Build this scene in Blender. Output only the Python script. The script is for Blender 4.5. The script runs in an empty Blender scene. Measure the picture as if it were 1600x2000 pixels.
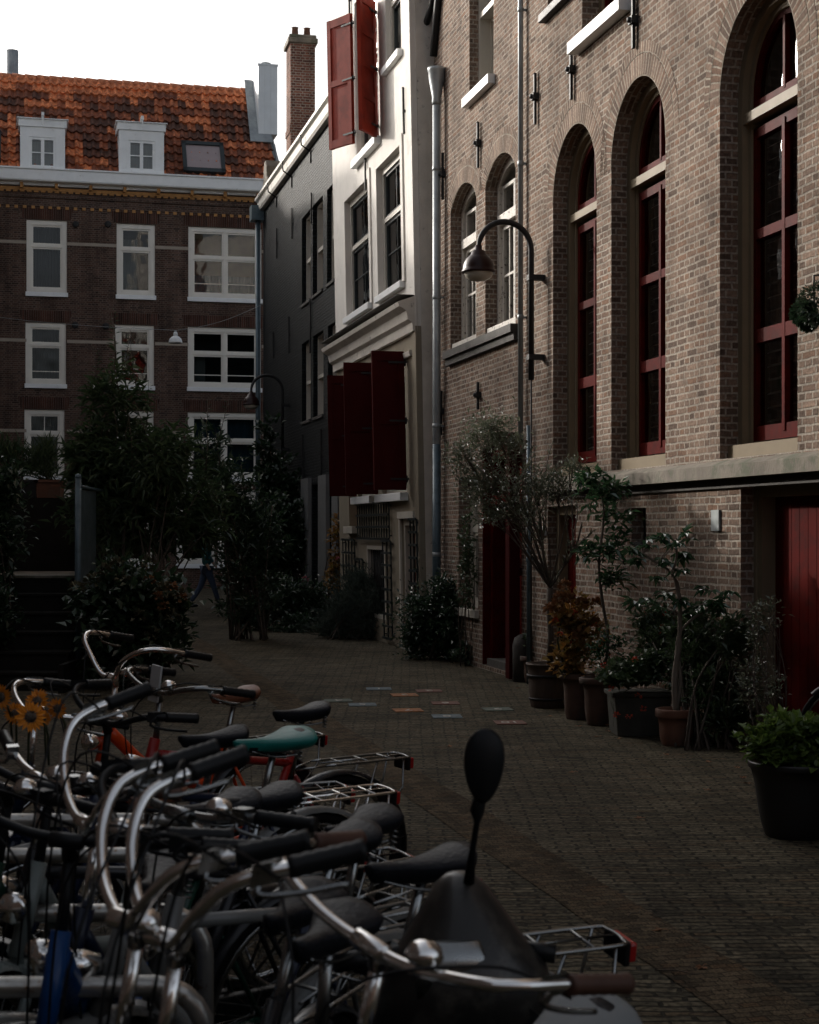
import bpy, bmesh, math, random
from mathutils import Vector, Matrix, noise
from mathutils.geometry import tessellate_polygon
R = math.radians
rnd = random.Random(7)
S = bpy.context.scene
# ---------------------------------------------------------------- camera
FPX, CX, HY, CH = 3200.0, 800.0, 1040.0, 1.7     # focal length in photo pixels, horizon row, eye height
cam_d = bpy.data.cameras.new('camera')
cam = bpy.data.objects.new('camera', cam_d); S.collection.objects.link(cam); S.camera = cam
cam.location = (0, 0, CH); cam.rotation_euler = (R(90), 0, 0)
cam_d.sensor_fit = 'VERTICAL'; cam_d.sensor_height = 30.0; cam_d.lens = FPX / 2000.0 * 30.0
cam_d.shift_y = 40.0 / 2000.0
cam_d.clip_start = 0.1; cam_d.clip_end = 2000
cam_d.dof.use_dof = True; cam_d.dof.focus_distance = 17.0; cam_d.dof.aperture_fstop = 7.0
# ---------------------------------------------------------------- world, sun, exposure
SUN_EL, SUN_AZ = R(20.0), R(47.0)                # azimuth measured from +Y towards -X
w = bpy.data.worlds.new('World'); S.world = w; w.use_nodes = True
nt = w.node_tree; bg = nt.nodes['Background']
sky = nt.nodes.new('ShaderNodeTexSky'); sky.sky_type = 'NISHITA'; sky.sun_disc = False
sky.sun_elevation = SUN_EL; sky.sun_rotation = -SUN_AZ; sky.air_density = 0.8; sky.dust_density = 7.0; sky.ozone_density = 1.0
hs = nt.nodes.new('ShaderNodeHueSaturation'); hs.inputs['Saturation'].default_value = 0.35
nt.links.new(sky.outputs[0], hs.inputs['Color']); nt.links.new(hs.outputs[0], bg.inputs['Color'])
bg.inputs['Strength'].default_value = 0.15
sd = bpy.data.lights.new('sun', 'SUN'); sun = bpy.data.objects.new('sun', sd); S.collection.objects.link(sun)
sd.energy = 2.1; sd.angle = R(1.2); sd.color = (1.0, 0.93, 0.84)
sdir = Vector((-math.sin(SUN_AZ) * math.cos(SUN_EL), math.cos(SUN_AZ) * math.cos(SUN_EL), math.sin(SUN_EL)))
sun.rotation_euler = sdir.to_track_quat('Z', 'Y').to_euler(); sun.location = (-20, 20, 30)
S.view_settings.view_transform = 'Standard'; S.view_settings.look = 'None'
S.view_settings.exposure = 0.58; S.view_settings.gamma = 1.0
S.render.engine = 'CYCLES'
S.cycles.max_bounces = 6; S.cycles.diffuse_bounces = 3; S.cycles.glossy_bounces = 3; S.cycles.transparent_max_bounces = 8
S.cycles.caustics_reflective = False; S.cycles.caustics_refractive = False
S.cycles.use_denoising = True

# ---------------------------------------------------------------- pixel helpers (authoring aid: photo pixel -> point in the place)
def at(x, y, Y): return Vector(((x - CX) / FPX * Y, Y, CH + (HY - y) / FPX * Y))
def atz(x, y, z):
    Y = FPX * (CH - z) / (y - HY); return Vector(((x - CX) / FPX * Y, Y, z))
def gnd(x, y): return atz(x, y, 0.0)

# ---------------------------------------------------------------- materials
MATS = {}
def _n(nt, t, **kw):
    n = nt.nodes.new(t)
    for k, v in kw.items():
        if k in n.inputs.keys(): n.inputs[k].default_value = v
        else: setattr(n, k, v)
    return n
def mat(name, col, rough=0.6, var=0.25, vscale=6.0, metal=0.0, bump=0.0, bscale=40.0, spec=0.5, col2=None, stretch=None, coat=0.0, dirt=None, dscale=3.0, dth=(0.5, 0.65)):
    m = bpy.data.materials.new(name); m.use_nodes = True; nt = m.node_tree
    b = nt.nodes['Principled BSDF']; L = nt.links.new
    b.inputs['Roughness'].default_value = rough; b.inputs['Metallic'].default_value = metal
    b.inputs['Specular IOR Level'].default_value = spec; b.inputs['Coat Weight'].default_value = coat
    tc = _n(nt, 'ShaderNodeTexCoord'); vec = tc.outputs['Object']
    if stretch:
        mp = _n(nt, 'ShaderNodeMapping'); mp.inputs['Scale'].default_value = stretch; L(vec, mp.inputs[0]); vec = mp.outputs[0]
    no = _n(nt, 'ShaderNodeTexNoise', Scale=vscale, Detail=6.0, Roughness=0.65); L(vec, no.inputs['Vector'])
    mx = _n(nt, 'ShaderNodeMix', data_type='RGBA')
    c2 = col2 or tuple(c * (1 - var) for c in col)
    c1 = col if col2 else tuple(min(1, c * (1 + var)) for c in col)
    mx.inputs[6].default_value = (*c1, 1); mx.inputs[7].default_value = (*c2, 1)
    rp = _n(nt, 'ShaderNodeMapRange'); rp.inputs[1].default_value = 0.3; rp.inputs[2].default_value = 0.7
    L(no.outputs[0], rp.inputs[0]); L(rp.outputs[0], mx.inputs[0])
    out = mx.outputs[2]
    if dirt:
        n2 = _n(nt, 'ShaderNodeTexNoise', Scale=dscale, Detail=8.0, Roughness=0.7); L(tc.outputs['Object'], n2.inputs['Vector'])
        r2 = _n(nt, 'ShaderNodeMapRange'); r2.inputs[1].default_value = dth[0]; r2.inputs[2].default_value = dth[1]; L(n2.outputs[0], r2.inputs[0])
        m2 = _n(nt, 'ShaderNodeMix', data_type='RGBA'); m2.inputs[7].default_value = (*dirt, 1); L(out, m2.inputs[6]); L(r2.outputs[0], m2.inputs[0]); out = m2.outputs[2]
    L(out, b.inputs['Base Color'])
    rr = _n(nt, 'ShaderNodeMapRange'); rr.inputs[3].default_value = max(0.05, rough - 0.10 if rough > .2 else rough * .6); rr.inputs[4].default_value = min(1, rough + 0.12 if rough > .2 else rough * 1.5)
    L(no.outputs[0], rr.inputs[0]); L(rr.outputs[0], b.inputs['Roughness'])
    if bump:
        n3 = _n(nt, 'ShaderNodeTexNoise', Scale=bscale, Detail=5.0); L(vec, n3.inputs['Vector'])
        bp = _n(nt, 'ShaderNodeBump', Strength=bump, Distance=0.01); L(n3.outputs[0], bp.inputs['Height']); L(bp.outputs[0], b.inputs['Normal'])
    MATS[name] = m; return m
def brick(name, c1, c2, mortar, grain=0.3, bw=0.215, rh=0.0605, ms=0.010, rough=0.85, bump=0.6, bdist=.012, bias=0.0, squash=0.5, patch=0.35, soldier=False, spec=0.04, wob=0.012, dark=None):
    m = bpy.data.materials.new(name); m.use_nodes = True; nt = m.node_tree; L = nt.links.new
    b = nt.nodes['Principled BSDF']; b.inputs['Roughness'].default_value = rough; b.inputs['Specular IOR Level'].default_value = spec
    uv = _n(nt, 'ShaderNodeUVMap'); vec = uv.outputs[0]
    if wob:
        nn = _n(nt, 'ShaderNodeTexNoise', Scale=7.0, Detail=2.0); L(vec, nn.inputs['Vector'])
        sb = _n(nt, 'ShaderNodeVectorMath', operation='SUBTRACT'); sb.inputs[1].default_value = (0.5, 0.5, 0.5); L(nn.outputs[1], sb.inputs[0])
        sc = _n(nt, 'ShaderNodeVectorMath', operation='SCALE'); sc.inputs['Scale'].default_value = wob * 2; L(sb.outputs[0], sc.inputs[0])
        ad = _n(nt, 'ShaderNodeVectorMath', operation='ADD'); L(vec, ad.inputs[0]); L(sc.outputs[0], ad.inputs[1]); vec = ad.outputs[0]
    br = _n(nt, 'ShaderNodeTexBrick'); br.offset = 0.5; br.squash = squash; br.squash_frequency = 2
    br.inputs['Scale'].default_value = 1.0; br.inputs['Brick Width'].default_value = bw; br.inputs['Row Height'].default_value = rh
    br.inputs['Mortar Size'].default_value = ms; br.inputs['Mortar Smooth'].default_value = 0.35; br.inputs['Bias'].default_value = bias
    br.inputs['Color1'].default_value = (0, 0, 0, 1); br.inputs['Color2'].default_value = (1, 1, 1, 1); br.inputs['Mortar'].default_value = (0, 0, 0, 1)
    L(vec, br.inputs['Vector'])
    no = _n(nt, 'ShaderNodeTexNoise', Scale=1.3, Detail=7.0, Roughness=0.65); L(uv.outputs[0], no.inputs['Vector'])
    mr = _n(nt, 'ShaderNodeMapRange'); mr.inputs[1].default_value = 0.3; mr.inputs[2].default_value = 0.7; mr.inputs[3].default_value = 1 - patch; mr.inputs[4].default_value = 1 + patch
    L(no.outputs[0], mr.inputs[0])
    n2 = _n(nt, 'ShaderNodeTexNoise', Scale=38.0, Detail=4.0); L(vec, n2.inputs['Vector'])
    m2 = _n(nt, 'ShaderNodeMapRange'); m2.inputs[1].default_value = 0.3; m2.inputs[2].default_value = 0.7; m2.inputs[3].default_value = 1 - grain; m2.inputs[4].default_value = 1 + grain; L(n2.outputs[0], m2.inputs[0])
    ml = _n(nt, 'ShaderNodeMath', operation='MULTIPLY'); L(mr.outputs[0], ml.inputs[0]); L(m2.outputs[0], ml.inputs[1])
    cr = _n(nt, 'ShaderNodeValToRGB'); es = cr.color_ramp.elements; es[0].position = 0; es[0].color = (*[c * 1.2 for c in c1], 1); es[1].position = 1; es[1].color = (*[c * .72 for c in c2], 1)
    for ps_, cc in ((.35, c1), (.62, c2), (.80, (c1[0] * 1.0, c1[1] * .86, c1[2] * .78)), (.90, tuple(c * .9 for c in c2))): e_ = es.new(ps_); e_.color = (*cc, 1)
    L(br.outputs[0], cr.inputs[0]); mm = _n(nt, 'ShaderNodeMix', data_type='RGBA'); mm.inputs[7].default_value = (*mortar, 1); L(br.outputs[1], mm.inputs[0]); L(cr.outputs[0], mm.inputs[6])
    mp2 = _n(nt, 'ShaderNodeMapping'); mp2.inputs['Scale'].default_value = (1.6, .22, 1); L(uv.outputs[0], mp2.inputs[0]); n5 = _n(nt, 'ShaderNodeTexNoise', Scale=1.0, Detail=6.0, Roughness=.7); L(mp2.outputs[0], n5.inputs['Vector'])
    r5 = _n(nt, 'ShaderNodeMapRange'); r5.inputs[1].default_value = .48; r5.inputs[2].default_value = .72; r5.inputs[3].default_value = 1.0; r5.inputs[4].default_value = 1 - patch * 1.6; L(n5.outputs[0], r5.inputs[0])
    ml2 = _n(nt, 'ShaderNodeMath', operation='MULTIPLY'); L(ml.outputs[0], ml2.inputs[0]); L(r5.outputs[0], ml2.inputs[1]); ml = ml2
    vm = _n(nt, 'ShaderNodeVectorMath', operation='SCALE'); L(mm.outputs[2], vm.inputs[0]); L(ml.outputs[0], vm.inputs['Scale'])
    out = vm.outputs[0]
    if dark:
        n4 = _n(nt, 'ShaderNodeTexNoise', Scale=2.2, Detail=9.0, Roughness=0.75); L(uv.outputs[0], n4.inputs['Vector'])
        r4 = _n(nt, 'ShaderNodeMapRange'); r4.inputs[1].default_value = 0.54; r4.inputs[2].default_value = 0.68; r4.inputs[4].default_value = 0.7; L(n4.outputs[0], r4.inputs[0])
        m4 = _n(nt, 'ShaderNodeMix', data_type='RGBA'); m4.inputs[7].default_value = (*dark, 1); L(out, m4.inputs[6]); L(r4.outputs[0], m4.inputs[0]); out = m4.outputs[2]
    L(out, b.inputs['Base Color'])
    # bump: recessed mortar plus rough brick skin
    iv = _n(nt, 'ShaderNodeMath', operation='SUBTRACT'); iv.inputs[0].default_value = 1.0; L(br.outputs[1], iv.inputs[1])
    sm = _n(nt, 'ShaderNodeMath', operation='MULTIPLY_ADD'); sm.inputs[1].default_value = 0.45; L(n2.outputs[0], sm.inputs[0]); L(iv.outputs[0], sm.inputs[2])
    bp = _n(nt, 'ShaderNodeBump', Strength=bump, Distance=bdist); L(sm.outputs[0], bp.inputs['Height']); L(bp.outputs[0], b.inputs['Normal'])
    MATS[name] = m; return m
def leafmat(name, c1, c2, rough=0.35, trans=0.25, spec=0.6):
    m = bpy.data.materials.new(name); m.use_nodes = True; nt = m.node_tree; L = nt.links.new
    b = nt.nodes['Principled BSDF']; b.inputs['Roughness'].default_value = rough; b.inputs['Specular IOR Level'].default_value = spec
    tc = _n(nt, 'ShaderNodeTexCoord'); no = _n(nt, 'ShaderNodeTexNoise', Scale=9.0, Detail=3.0); L(tc.outputs['Object'], no.inputs['Vector'])
    wn = _n(nt, 'ShaderNodeNewGeometry')
    mr = _n(nt, 'ShaderNodeMapRange'); mr.inputs[1].default_value = 0.35; mr.inputs[2].default_value = 0.65; L(no.outputs[0], mr.inputs[0])
    av = _n(nt, 'ShaderNodeMath', operation='ADD'); L(mr.outputs[0], av.inputs[0]); L(wn.outputs['Random Per Island'], av.inputs[1])
    hf = _n(nt, 'ShaderNodeMath', operation='MULTIPLY'); hf.inputs[1].default_value = 0.5; L(av.outputs[0], hf.inputs[0])
    mx = _n(nt, 'ShaderNodeMix', data_type='RGBA'); mx.inputs[6].default_value = (*c1, 1); mx.inputs[7].default_value = (*c2, 1); L(hf.outputs[0], mx.inputs[0])
    L(mx.outputs[2], b.inputs['Base Color'])
    tr = _n(nt, 'ShaderNodeBsdfTranslucent'); L(mx.outputs[2], tr.inputs[0]); ms = _n(nt, 'ShaderNodeMixShader'); ms.inputs[0].default_value = trans
    L(b.outputs[0], ms.inputs[1]); L(tr.outputs[0], ms.inputs[2]); L(ms.outputs[0], nt.nodes['Material Output'].inputs[0])
    MATS[name] = m; return m
def glassmat(name, tint=(0.6, 0.66, 0.66), refl=1.0, wave=0.02):
    m = bpy.data.materials.new(name); m.use_nodes = True; nt = m.node_tree; L = nt.links.new
    nt.nodes.remove(nt.nodes['Principled BSDF'])
    tr = _n(nt, 'ShaderNodeBsdfTransparent'); tr.inputs[0].default_value = (*tint, 1)
    gl = _n(nt, 'ShaderNodeBsdfGlossy'); gl.inputs['Roughness'].default_value = 0.02
    tc = _n(nt, 'ShaderNodeTexCoord'); no = _n(nt, 'ShaderNodeTexNoise', Scale=2.5, Detail=1.0); L(tc.outputs['Object'], no.inputs['Vector'])
    bp = _n(nt, 'ShaderNodeBump', Strength=1.0, Distance=wave); L(no.outputs[0], bp.inputs['Height']); L(bp.outputs[0], gl.inputs['Normal'])
    fr = _n(nt, 'ShaderNodeFresnel'); fr.inputs[0].default_value = 1.55
    mu = _n(nt, 'ShaderNodeMath', operation='MULTIPLY', use_clamp=True); mu.inputs[1].default_value = 1.7 * refl; L(fr.outputs[0], mu.inputs[0])
    ms = _n(nt, 'ShaderNodeMixShader'); L(mu.outputs[0], ms.inputs[0]); L(tr.outputs[0], ms.inputs[1]); L(gl.outputs[0], ms.inputs[2])
    L(ms.outputs[0], nt.nodes['Material Output'].inputs[0]); MATS[name] = m; return m

# ---------------------------------------------------------------- mesh builder
class MB:
    def __init__(s): s.v = []; s.f = []; s.uv = {}; s.sm = set(); s.mi = {}; s.cm = 0
    def face(s, idx, uv=None, smooth=False):
        if uv: s.uv[len(s.f)] = uv
        if smooth: s.sm.add(len(s.f))
        if s.cm: s.mi[len(s.f)] = s.cm
        s.f.append(tuple(idx))
    def pts(s, ps):
        i = len(s.v); s.v += [tuple(p) for p in ps]; return list(range(i, i + len(ps)))
    def poly(s, ps, uv=None, smooth=False): s.face(s.pts(ps), uv, smooth)
    def box(s, x0, x1, y0, y1, z0, z1):
        x0, x1 = sorted((x0, x1)); y0, y1 = sorted((y0, y1)); z0, z1 = sorted((z0, z1))
        i = s.pts([(x0,y0,z0),(x1,y0,z0),(x1,y1,z0),(x0,y1,z0),(x0,y0,z1),(x1,y0,z1),(x1,y1,z1),(x0,y1,z1)])
        for q in ((0,3,2,1),(4,5,6,7),(0,1,5,4),(1,2,6,5),(2,3,7,6),(3,0,4,7)): s.face([i[k] for k in q])
        return s
    def obox(s, c, ax, ay, az):      # box from centre and three half-extent vectors
        c, ax, ay, az = map(Vector, (c, ax, ay, az))
        i = s.pts([c-ax-ay-az, c+ax-ay-az, c+ax+ay-az, c-ax+ay-az, c-ax-ay+az, c+ax-ay+az, c+ax+ay+az, c-ax+ay+az])
        for q in ((0,3,2,1),(4,5,6,7),(0,1,5,4),(1,2,6,5),(2,3,7,6),(3,0,4,7)): s.face([i[k] for k in q])
        return s
    def prism(s, prof, x0, x1):      # profile (y,z) extruded along x, counter-clockwise
        n = len(prof); a = s.pts([(x0, y, z) for y, z in prof]); b = s.pts([(x1, y, z) for y, z in prof])
        for k in range(n): s.face((a[k], a[(k+1) % n], b[(k+1) % n], b[k]))
        s.face(a[::-1]); s.face(b); return s
    def extrude(s, poly, vec):       # planar polygon pushed along vec, with both caps
        vec = Vector(vec); a = s.pts(poly); b = s.pts([Vector(p) + vec for p in poly]); n = len(poly)
        for k in range(n): s.face((a[k], a[(k+1) % n], b[(k+1) % n], b[k]))
        s.face(a[::-1]); s.face(b); return s
    def tube(s, ps, r, seg=8, cap=True, closed=False, flat=None):
        ps = [Vector(p) for p in ps]; n = len(ps)
        rs = r if isinstance(r, (list, tuple)) else [r] * n
        ref = None; rings = []
        for k in range(n):
            if closed: t = ps[(k+1) % n] - ps[k-1]
            else: t = ps[min(k+1, n-1)] - ps[max(k-1, 0)]
            if t.length < 1e-9: t = Vector((0, 0, 1))
            t.normalize()
            if ref is None: ref = Vector((0, 0, 1)) if abs(t.z) < 0.9 else Vector((1, 0, 0))
            u = ref - t * ref.dot(t)
            if u.length < 1e-4: u = t.orthogonal()
            u.normalize(); ref = u; v = t.cross(u)
            fl = flat or 1.0
            rings.append(s.pts([ps[k] + (u * math.cos(a) * fl + v * math.sin(a)) * rs[k] for a in (2 * math.pi * j / seg for j in range(seg))]))
        m = n if closed else n - 1
        for k in range(m):
            a, b = rings[k], rings[(k+1) % n]
            for j in range(seg): s.face((a[j], a[(j+1) % seg], b[(j+1) % seg], b[j]), smooth=True)
        if cap and not closed: s.face(rings[0][::-1]); s.face(rings[-1])
        return s
    def lathe(s, prof, c=(0, 0, 0), seg=24, axis='z', smooth=True, sx=1, sy=1):
        c = Vector(c); rings = []
        for r, h in prof:
            ring = []
            for j in range(seg):
                a = 2 * math.pi * j / seg; x, y = r * math.cos(a) * sx, r * math.sin(a) * sy
                ring.append(c + (Vector((x, y, h)) if axis == 'z' else Vector((x, h, y)) if axis == 'y' else Vector((h, x, y))))
            rings.append(s.pts(ring))
        for a, b in zip(rings, rings[1:]):
            for j in range(seg): s.face((a[j], a[(j+1) % seg], b[(j+1) % seg], b[j]), smooth=smooth)
        if prof[0][0] > 1e-5: s.face(rings[0][::-1])
        if prof[-1][0] > 1e-5: s.face(rings[-1])
        return s
    def leaf(s, p, d, up, L, W, droop=0.15):
        p = Vector(p); d = Vector(d).normalized(); sd = d.cross(up)
        if sd.length < 1e-4: sd = d.orthogonal()
        sd.normalize(); nn = sd.cross(d); m = p + d * L * 0.45
        i = s.pts([p, m + sd * W * .5 + nn * W * .18, p + d * L - nn * L * droop, m - sd * W * .5 + nn * W * .18])
        s.face((i[0], i[1], i[2])); s.face((i[0], i[2], i[3]))
    def build(s, name, m, parent=None, warp=None, loc=None, smooth=False, bevel=0, fix=False):
        me = bpy.data.meshes.new(name)
        vs = [warp(v) for v in s.v] if warp else s.v
        me.from_pydata([tuple(v) for v in vs], [], s.f); 
        for mm in (m if isinstance(m, (list, tuple)) else [m]): me.materials.append(mm)
        uvl = me.uv_layers.new(name='UVMap').data
        src = s.v
        for p in me.polygons:
            if p.index in s.mi: p.material_index = s.mi[p.index]
            if smooth or p.index in s.sm: p.use_smooth = True
            cu = s.uv.get(p.index)
            n = p.normal; ax, ay, az = abs(n.x), abs(n.y), abs(n.z)
            for k, li in enumerate(p.loop_indices):
                if cu: uvl[li].uv = cu[k]
                else:
                    x, y, z = src[p.vertices[k]]
                    uvl[li].uv = (x, y) if az > 0.75 else ((x, z) if ay >= ax else (y + 0.11, z))
        if fix or bevel:
            b = bmesh.new(); b.from_mesh(me)
            if fix: bmesh.ops.recalc_face_normals(b, faces=b.faces)
            b.to_mesh(me); b.free()
        o = bpy.data.objects.new(name, me); S.collection.objects.link(o)
        if bevel:
            bv = o.modifiers.new('bevel', 'BEVEL'); bv.width = bevel; bv.segments = 2; bv.limit_method = 'ANGLE'; bv.angle_limit = R(40)
        if parent: o.parent = parent
        if loc is not None: o.location = loc
        return o
def smoothpath(ps, k=5):
    ps = [Vector(p) for p in ps]; out = []
    for i in range(len(ps) - 1):
        p0, p1, p2, p3 = ps[max(i-1, 0)], ps[i], ps[i+1], ps[min(i+2, len(ps)-1)]
        for j in range(k):
            t = j / k
            out.append(0.5 * ((2*p1) + (p2-p0)*t + (2*p0-5*p1+4*p2-p3)*t*t + (3*p1-p0-3*p2+p3)*t**3))
    out.append(ps[-1]); return out
def tag(o, label=None, cat=None, group=None, kind=None):
    if label: o['label'] = label
    if cat: o['category'] = cat
    if group: o['group'] = group
    if kind: o['kind'] = kind
    return o
def thing(name, label, cat, loc=(0, 0, 0), rz=0, group=None, rot=None):
    o = bpy.data.objects.new(name, None); S.collection.objects.link(o); o.empty_display_size = 0.2
    o.location = loc; o.rotation_euler = rot or (0, 0, rz); return tag(o, label, cat, group)
def copy_tree(o, parent=None):
    c = o.copy(); S.collection.objects.link(c)
    if parent: c.parent = parent
    for ch in o.children: copy_tree(ch, c)
    return c

# ---------------------------------------------------------------- palette
brick('brick_brown', (.215, .153, .118), (.150, .108, .086), (.35, .31, .265), bump=1.0, bdist=.018, patch=.30, wob=.010, dark=(.12, .10, .085))
brick('brick_arch', (.208, .148, .115), (.155, .110, .088), (.33, .29, .24), bw=0.062, rh=0.21, squash=1.0, bump=.8, wob=.004)
brick('brick_dark', (.094, .056, .043), (.062, .040, .033), (.15, .118, .098), bump=.5, patch=.3)
brick('brick_soldier', (.075, .034, .025), (.046, .025, .020), (.11, .085, .07), bw=0.065, rh=0.45, squash=1.0, bump=.5, wob=.003)
brick('brick_painted', (.015, .020, .023), (.010, .013, .015), (.002, .003, .003), bump=1.0, bdist=.05, ms=.012, rough=.55, spec=.10, patch=.12)
brick('brick_chimney', (.20, .09, .065), (.13, .06, .05), (.30, .26, .22), bump=.7)
brick('brick_yard', (.22, .13, .10), (.16, .10, .08), (.3, .27, .23), bump=.5)
brick('paving', (.108, .092, .062), (.074, .065, .045), (.030, .027, .020), bw=.20, rh=.060, ms=.010, squash=1.0, bump=1.0, patch=.32, wob=.03, rough=.75, spec=.06, grain=.65)
brick('paving_strip', (.098, .074, .047), (.066, .052, .034), (.022, .018, .013), bw=.21, rh=.10, ms=.007, squash=1.0, bump=.9, patch=.3, wob=.035, rough=.8, spec=.05, grain=.6)
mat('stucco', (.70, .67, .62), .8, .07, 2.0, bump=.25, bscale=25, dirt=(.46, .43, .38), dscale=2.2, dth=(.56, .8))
mat('stucco_worn', (.60, .56, .50), .85, .15, 2.0, bump=.4, bscale=25, dirt=(.22, .20, .18), dscale=5, dth=(.60, .68), stretch=(1, 1, 1))
mat('white_paint', (.82, .84, .84), .5, .05, 3.0, dirt=(.5, .48, .44), dscale=6, dth=(.6, .85))
mat('cream_paint', (.50, .47, .41), .5, .07, 3.0, dirt=(.33, .30, .26), dscale=6, dth=(.58, .8))
mat('peeling_paint', (.52, .49, .44), .6, .1, 3.0, bump=.4, dirt=(.10, .085, .07), dscale=18, dth=(.58, .61))
mat('beige_paint', (.23, .185, .125), .5, .08, 3.0, spec=.12, dirt=(.16, .13, .10), dscale=5, dth=(.6, .85))
mat('offwhite_paint', (.74, .71, .64), .5, .05, 3.0, dirt=(.5, .46, .4), dscale=6, dth=(.6, .85))
mat('grey_paint', (.16, .165, .165), .55, .1, 3.0)
mat('red_paint', (.085, .0055, .004), .5, .12, 4.0, spec=.03, dirt=(.035, .008, .007), dscale=5, dth=(.45, .72), stretch=(1, 1, .3))
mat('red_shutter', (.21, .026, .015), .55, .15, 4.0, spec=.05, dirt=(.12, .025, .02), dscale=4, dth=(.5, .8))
mat('dark_red_paint', (.045, .006, .006), .5, .15, 4.0, spec=.04)
mat('wood_tan', (.42, .27, .18), .7, .2, 8, stretch=(6, 6, .6))
mat('dark_green_paint', (.012, .020, .022), .35, .1)
mat('black_iron', (.010, .010, .011), .6, spec=.2, var=.2) if 0 else mat('black_iron', (.010, .010, .011), .6, .2, 20, bump=.3)
mat('zinc', (.34, .37, .38), .45, .15, 3, metal=.35, dirt=(.2, .22, .23), dscale=2, dth=(.45, .7), stretch=(1, 1, .3))
mat('step_stone', (.016, .015, .013), .85, .3, 5, bump=.4, spec=.1)
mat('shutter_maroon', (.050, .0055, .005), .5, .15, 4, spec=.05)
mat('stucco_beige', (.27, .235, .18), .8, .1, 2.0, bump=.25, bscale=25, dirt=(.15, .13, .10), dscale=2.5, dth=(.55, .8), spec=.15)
mat('zinc_light', (.74, .78, .80), .5, .06, 3)
mat('zinc_blue', (.085, .125, .15), .45, .2, 3, metal=.2, dirt=(.05, .08, .09), dscale=8)
mat('stone', (.17, .145, .115), .85, .3, 5, bump=.6, bscale=60, dirt=(.09, .095, .06), dscale=4, dth=(.5, .62), stretch=(1, 1, .35))
mat('dark_stone', (.05, .045, .04), .8, .3, 5, bump=.5)
mat('concrete', (.045, .042, .034), .85, .25, 5, bump=.5, dirt=(.05, .05, .04), dscale=4)
mat('yellow_brick', (.42, .21, .07), .8, .2, 9, bump=.3)
mat('white_stone', (.34, .29, .235), .8, .12, 4)
mat('lamp_enamel', (.022, .007, .006), .36, .15, 5, spec=.25)
mat('lamp_glass', (.55, .52, .45), .25, .05, 5)
mat('terracotta', (.13, .055, .032), .75, .2, 5, bump=.3, dirt=(.12, .07, .05), dscale=5)
mat('terracotta_dark', (.085, .045, .03), .8, .2, 5, bump=.3, dirt=(.06, .045, .035), dscale=5)
mat('wood_pot', (.075, .05, .036), .75, .25, 5, bump=.3, stretch=(4, 4, .5))
mat('black_pot', (.012, .012, .013), .45, .2, 5)
mat('soil', (.03, .022, .016), .95, .3, 20, bump=.8)
mat('bark', (.075, .058, .045), .85, .3, 14, bump=.8, bscale=50, stretch=(1, 1, .3))
mat('bark_pale', (.15, .125, .10), .85, .25, 14, bump=.8, bscale=50, stretch=(1, 1, .3))
mat('stem_green', (.035, .045, .02), .6, .2)
mat('room_dark', (.006, .0065, .007), .9, .2)
mat('curtain', (.20, .21, .205), .9, .25, 8, stretch=(14, 1, .2))
mat('curtain_dark', (.055, .06, .065), .9, .25, 8, stretch=(14, 1, .2))
mat('curtain_blue', (.035, .08, .12), .9, .25, 8, stretch=(14, 1, .2))
mat('room_mid', (.09, .075, .06), .9, .6, 3, col2=(.02, .02, .022))
mat('chrome', (.82, .81, .79), .13, .05, 8, metal=1.0)
mat('alloy', (.26, .27, .27), .26, .15, 8, metal=1.0)
mat('steel_old', (.33, .31, .28), .38, .2, 12, metal=.8, dirt=(.16, .075, .035), dscale=22, dth=(.58, .68))
mat('galvanised', (.46, .45, .42), .32, .15, 18, metal=.8, dirt=(.24, .14, .07), dscale=26, dth=(.57, .68), bump=.2)
mat('tyre', (.008, .008, .008), .75, .2, 20, spec=.1)
mat('plastic_black', (.008, .009, .010), .42, .2, 12, spec=.2)
mat('leather_black', (.010, .011, .014), .42, .25, 12, bump=.3, bscale=90, spec=.12)
mat('leather_brown', (.19, .07, .035), .5, .25, 12, bump=.3, bscale=90)
mat('grip_brown', (.07, .028, .016), .6, .2, 12)
mat('reflector_red', (.35, .012, .012), .2, .05)
mat('scooter_grey', (.016, .015, .014), .34, .12, 5, spec=.35, coat=.12, dirt=(.10, .09, .075), dscale=9, dth=(.5, .8))
mat('teal_cover', (.0, .155, .135), .45, .15, 6, bump=.5, bscale=14)
mat('grey_cover', (.16, .175, .18), .6, .15, 6, bump=.4, bscale=14)
mat('paper', (.55, .56, .56), .6, .1)
mat('ridge', (.50, .17, .075), .7, .3, 6)
mat('petal_orange', (.65, .22, .01), .6, .2)
mat('petal_red', (.5, .06, .02), .6, .25)
mat('petal_pink', (.6, .2, .25), .6, .2)
mat('petal_dry', (.26, .12, .05), .8, .35, 30)
mat('petal_green', (.10, .09, .05), .8, .35, 30)
mat('leaf_litter', (.28, .13, .06), .8, .4, 30)
for nm, c in (('black', (.012, .013, .015)), ('blue', (.004, .045, .16)), ('navy', (.008, .014, .035)), ('orange', (.6, .06, .008)), ('pale', (.19, .22, .21)), ('silver', (.16, .165, .16)), ('green', (.01, .045, .03)), ('cream', (.35, .32, .25)), ('red', (.25, .012, .01))):
    mat('frame_' + nm, c, .28, .1, 6, coat=.1, spec=.3)
leafmat('leaf_dark', (.016, .040, .020), (.045, .078, .038), rough=.3, spec=.7)
leafmat('leaf_shrub', (.026, .056, .026), (.075, .11, .045), rough=.42)
leafmat('leaf_olive', (.07, .088, .05), (.24, .26, .19), rough=.25, trans=.2, spec=.9)
leafmat('leaf_bright', (.06, .12, .02), (.15, .22, .05), rough=.45, trans=.35)
leafmat('leaf_glossy', (.025, .07, .03), (.06, .12, .055), rough=.18, trans=.2, spec=1.0)
leafmat('leaf_autumn', (.15, .14, .04), (.42, .19, .045), rough=.5, trans=.3)
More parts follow.
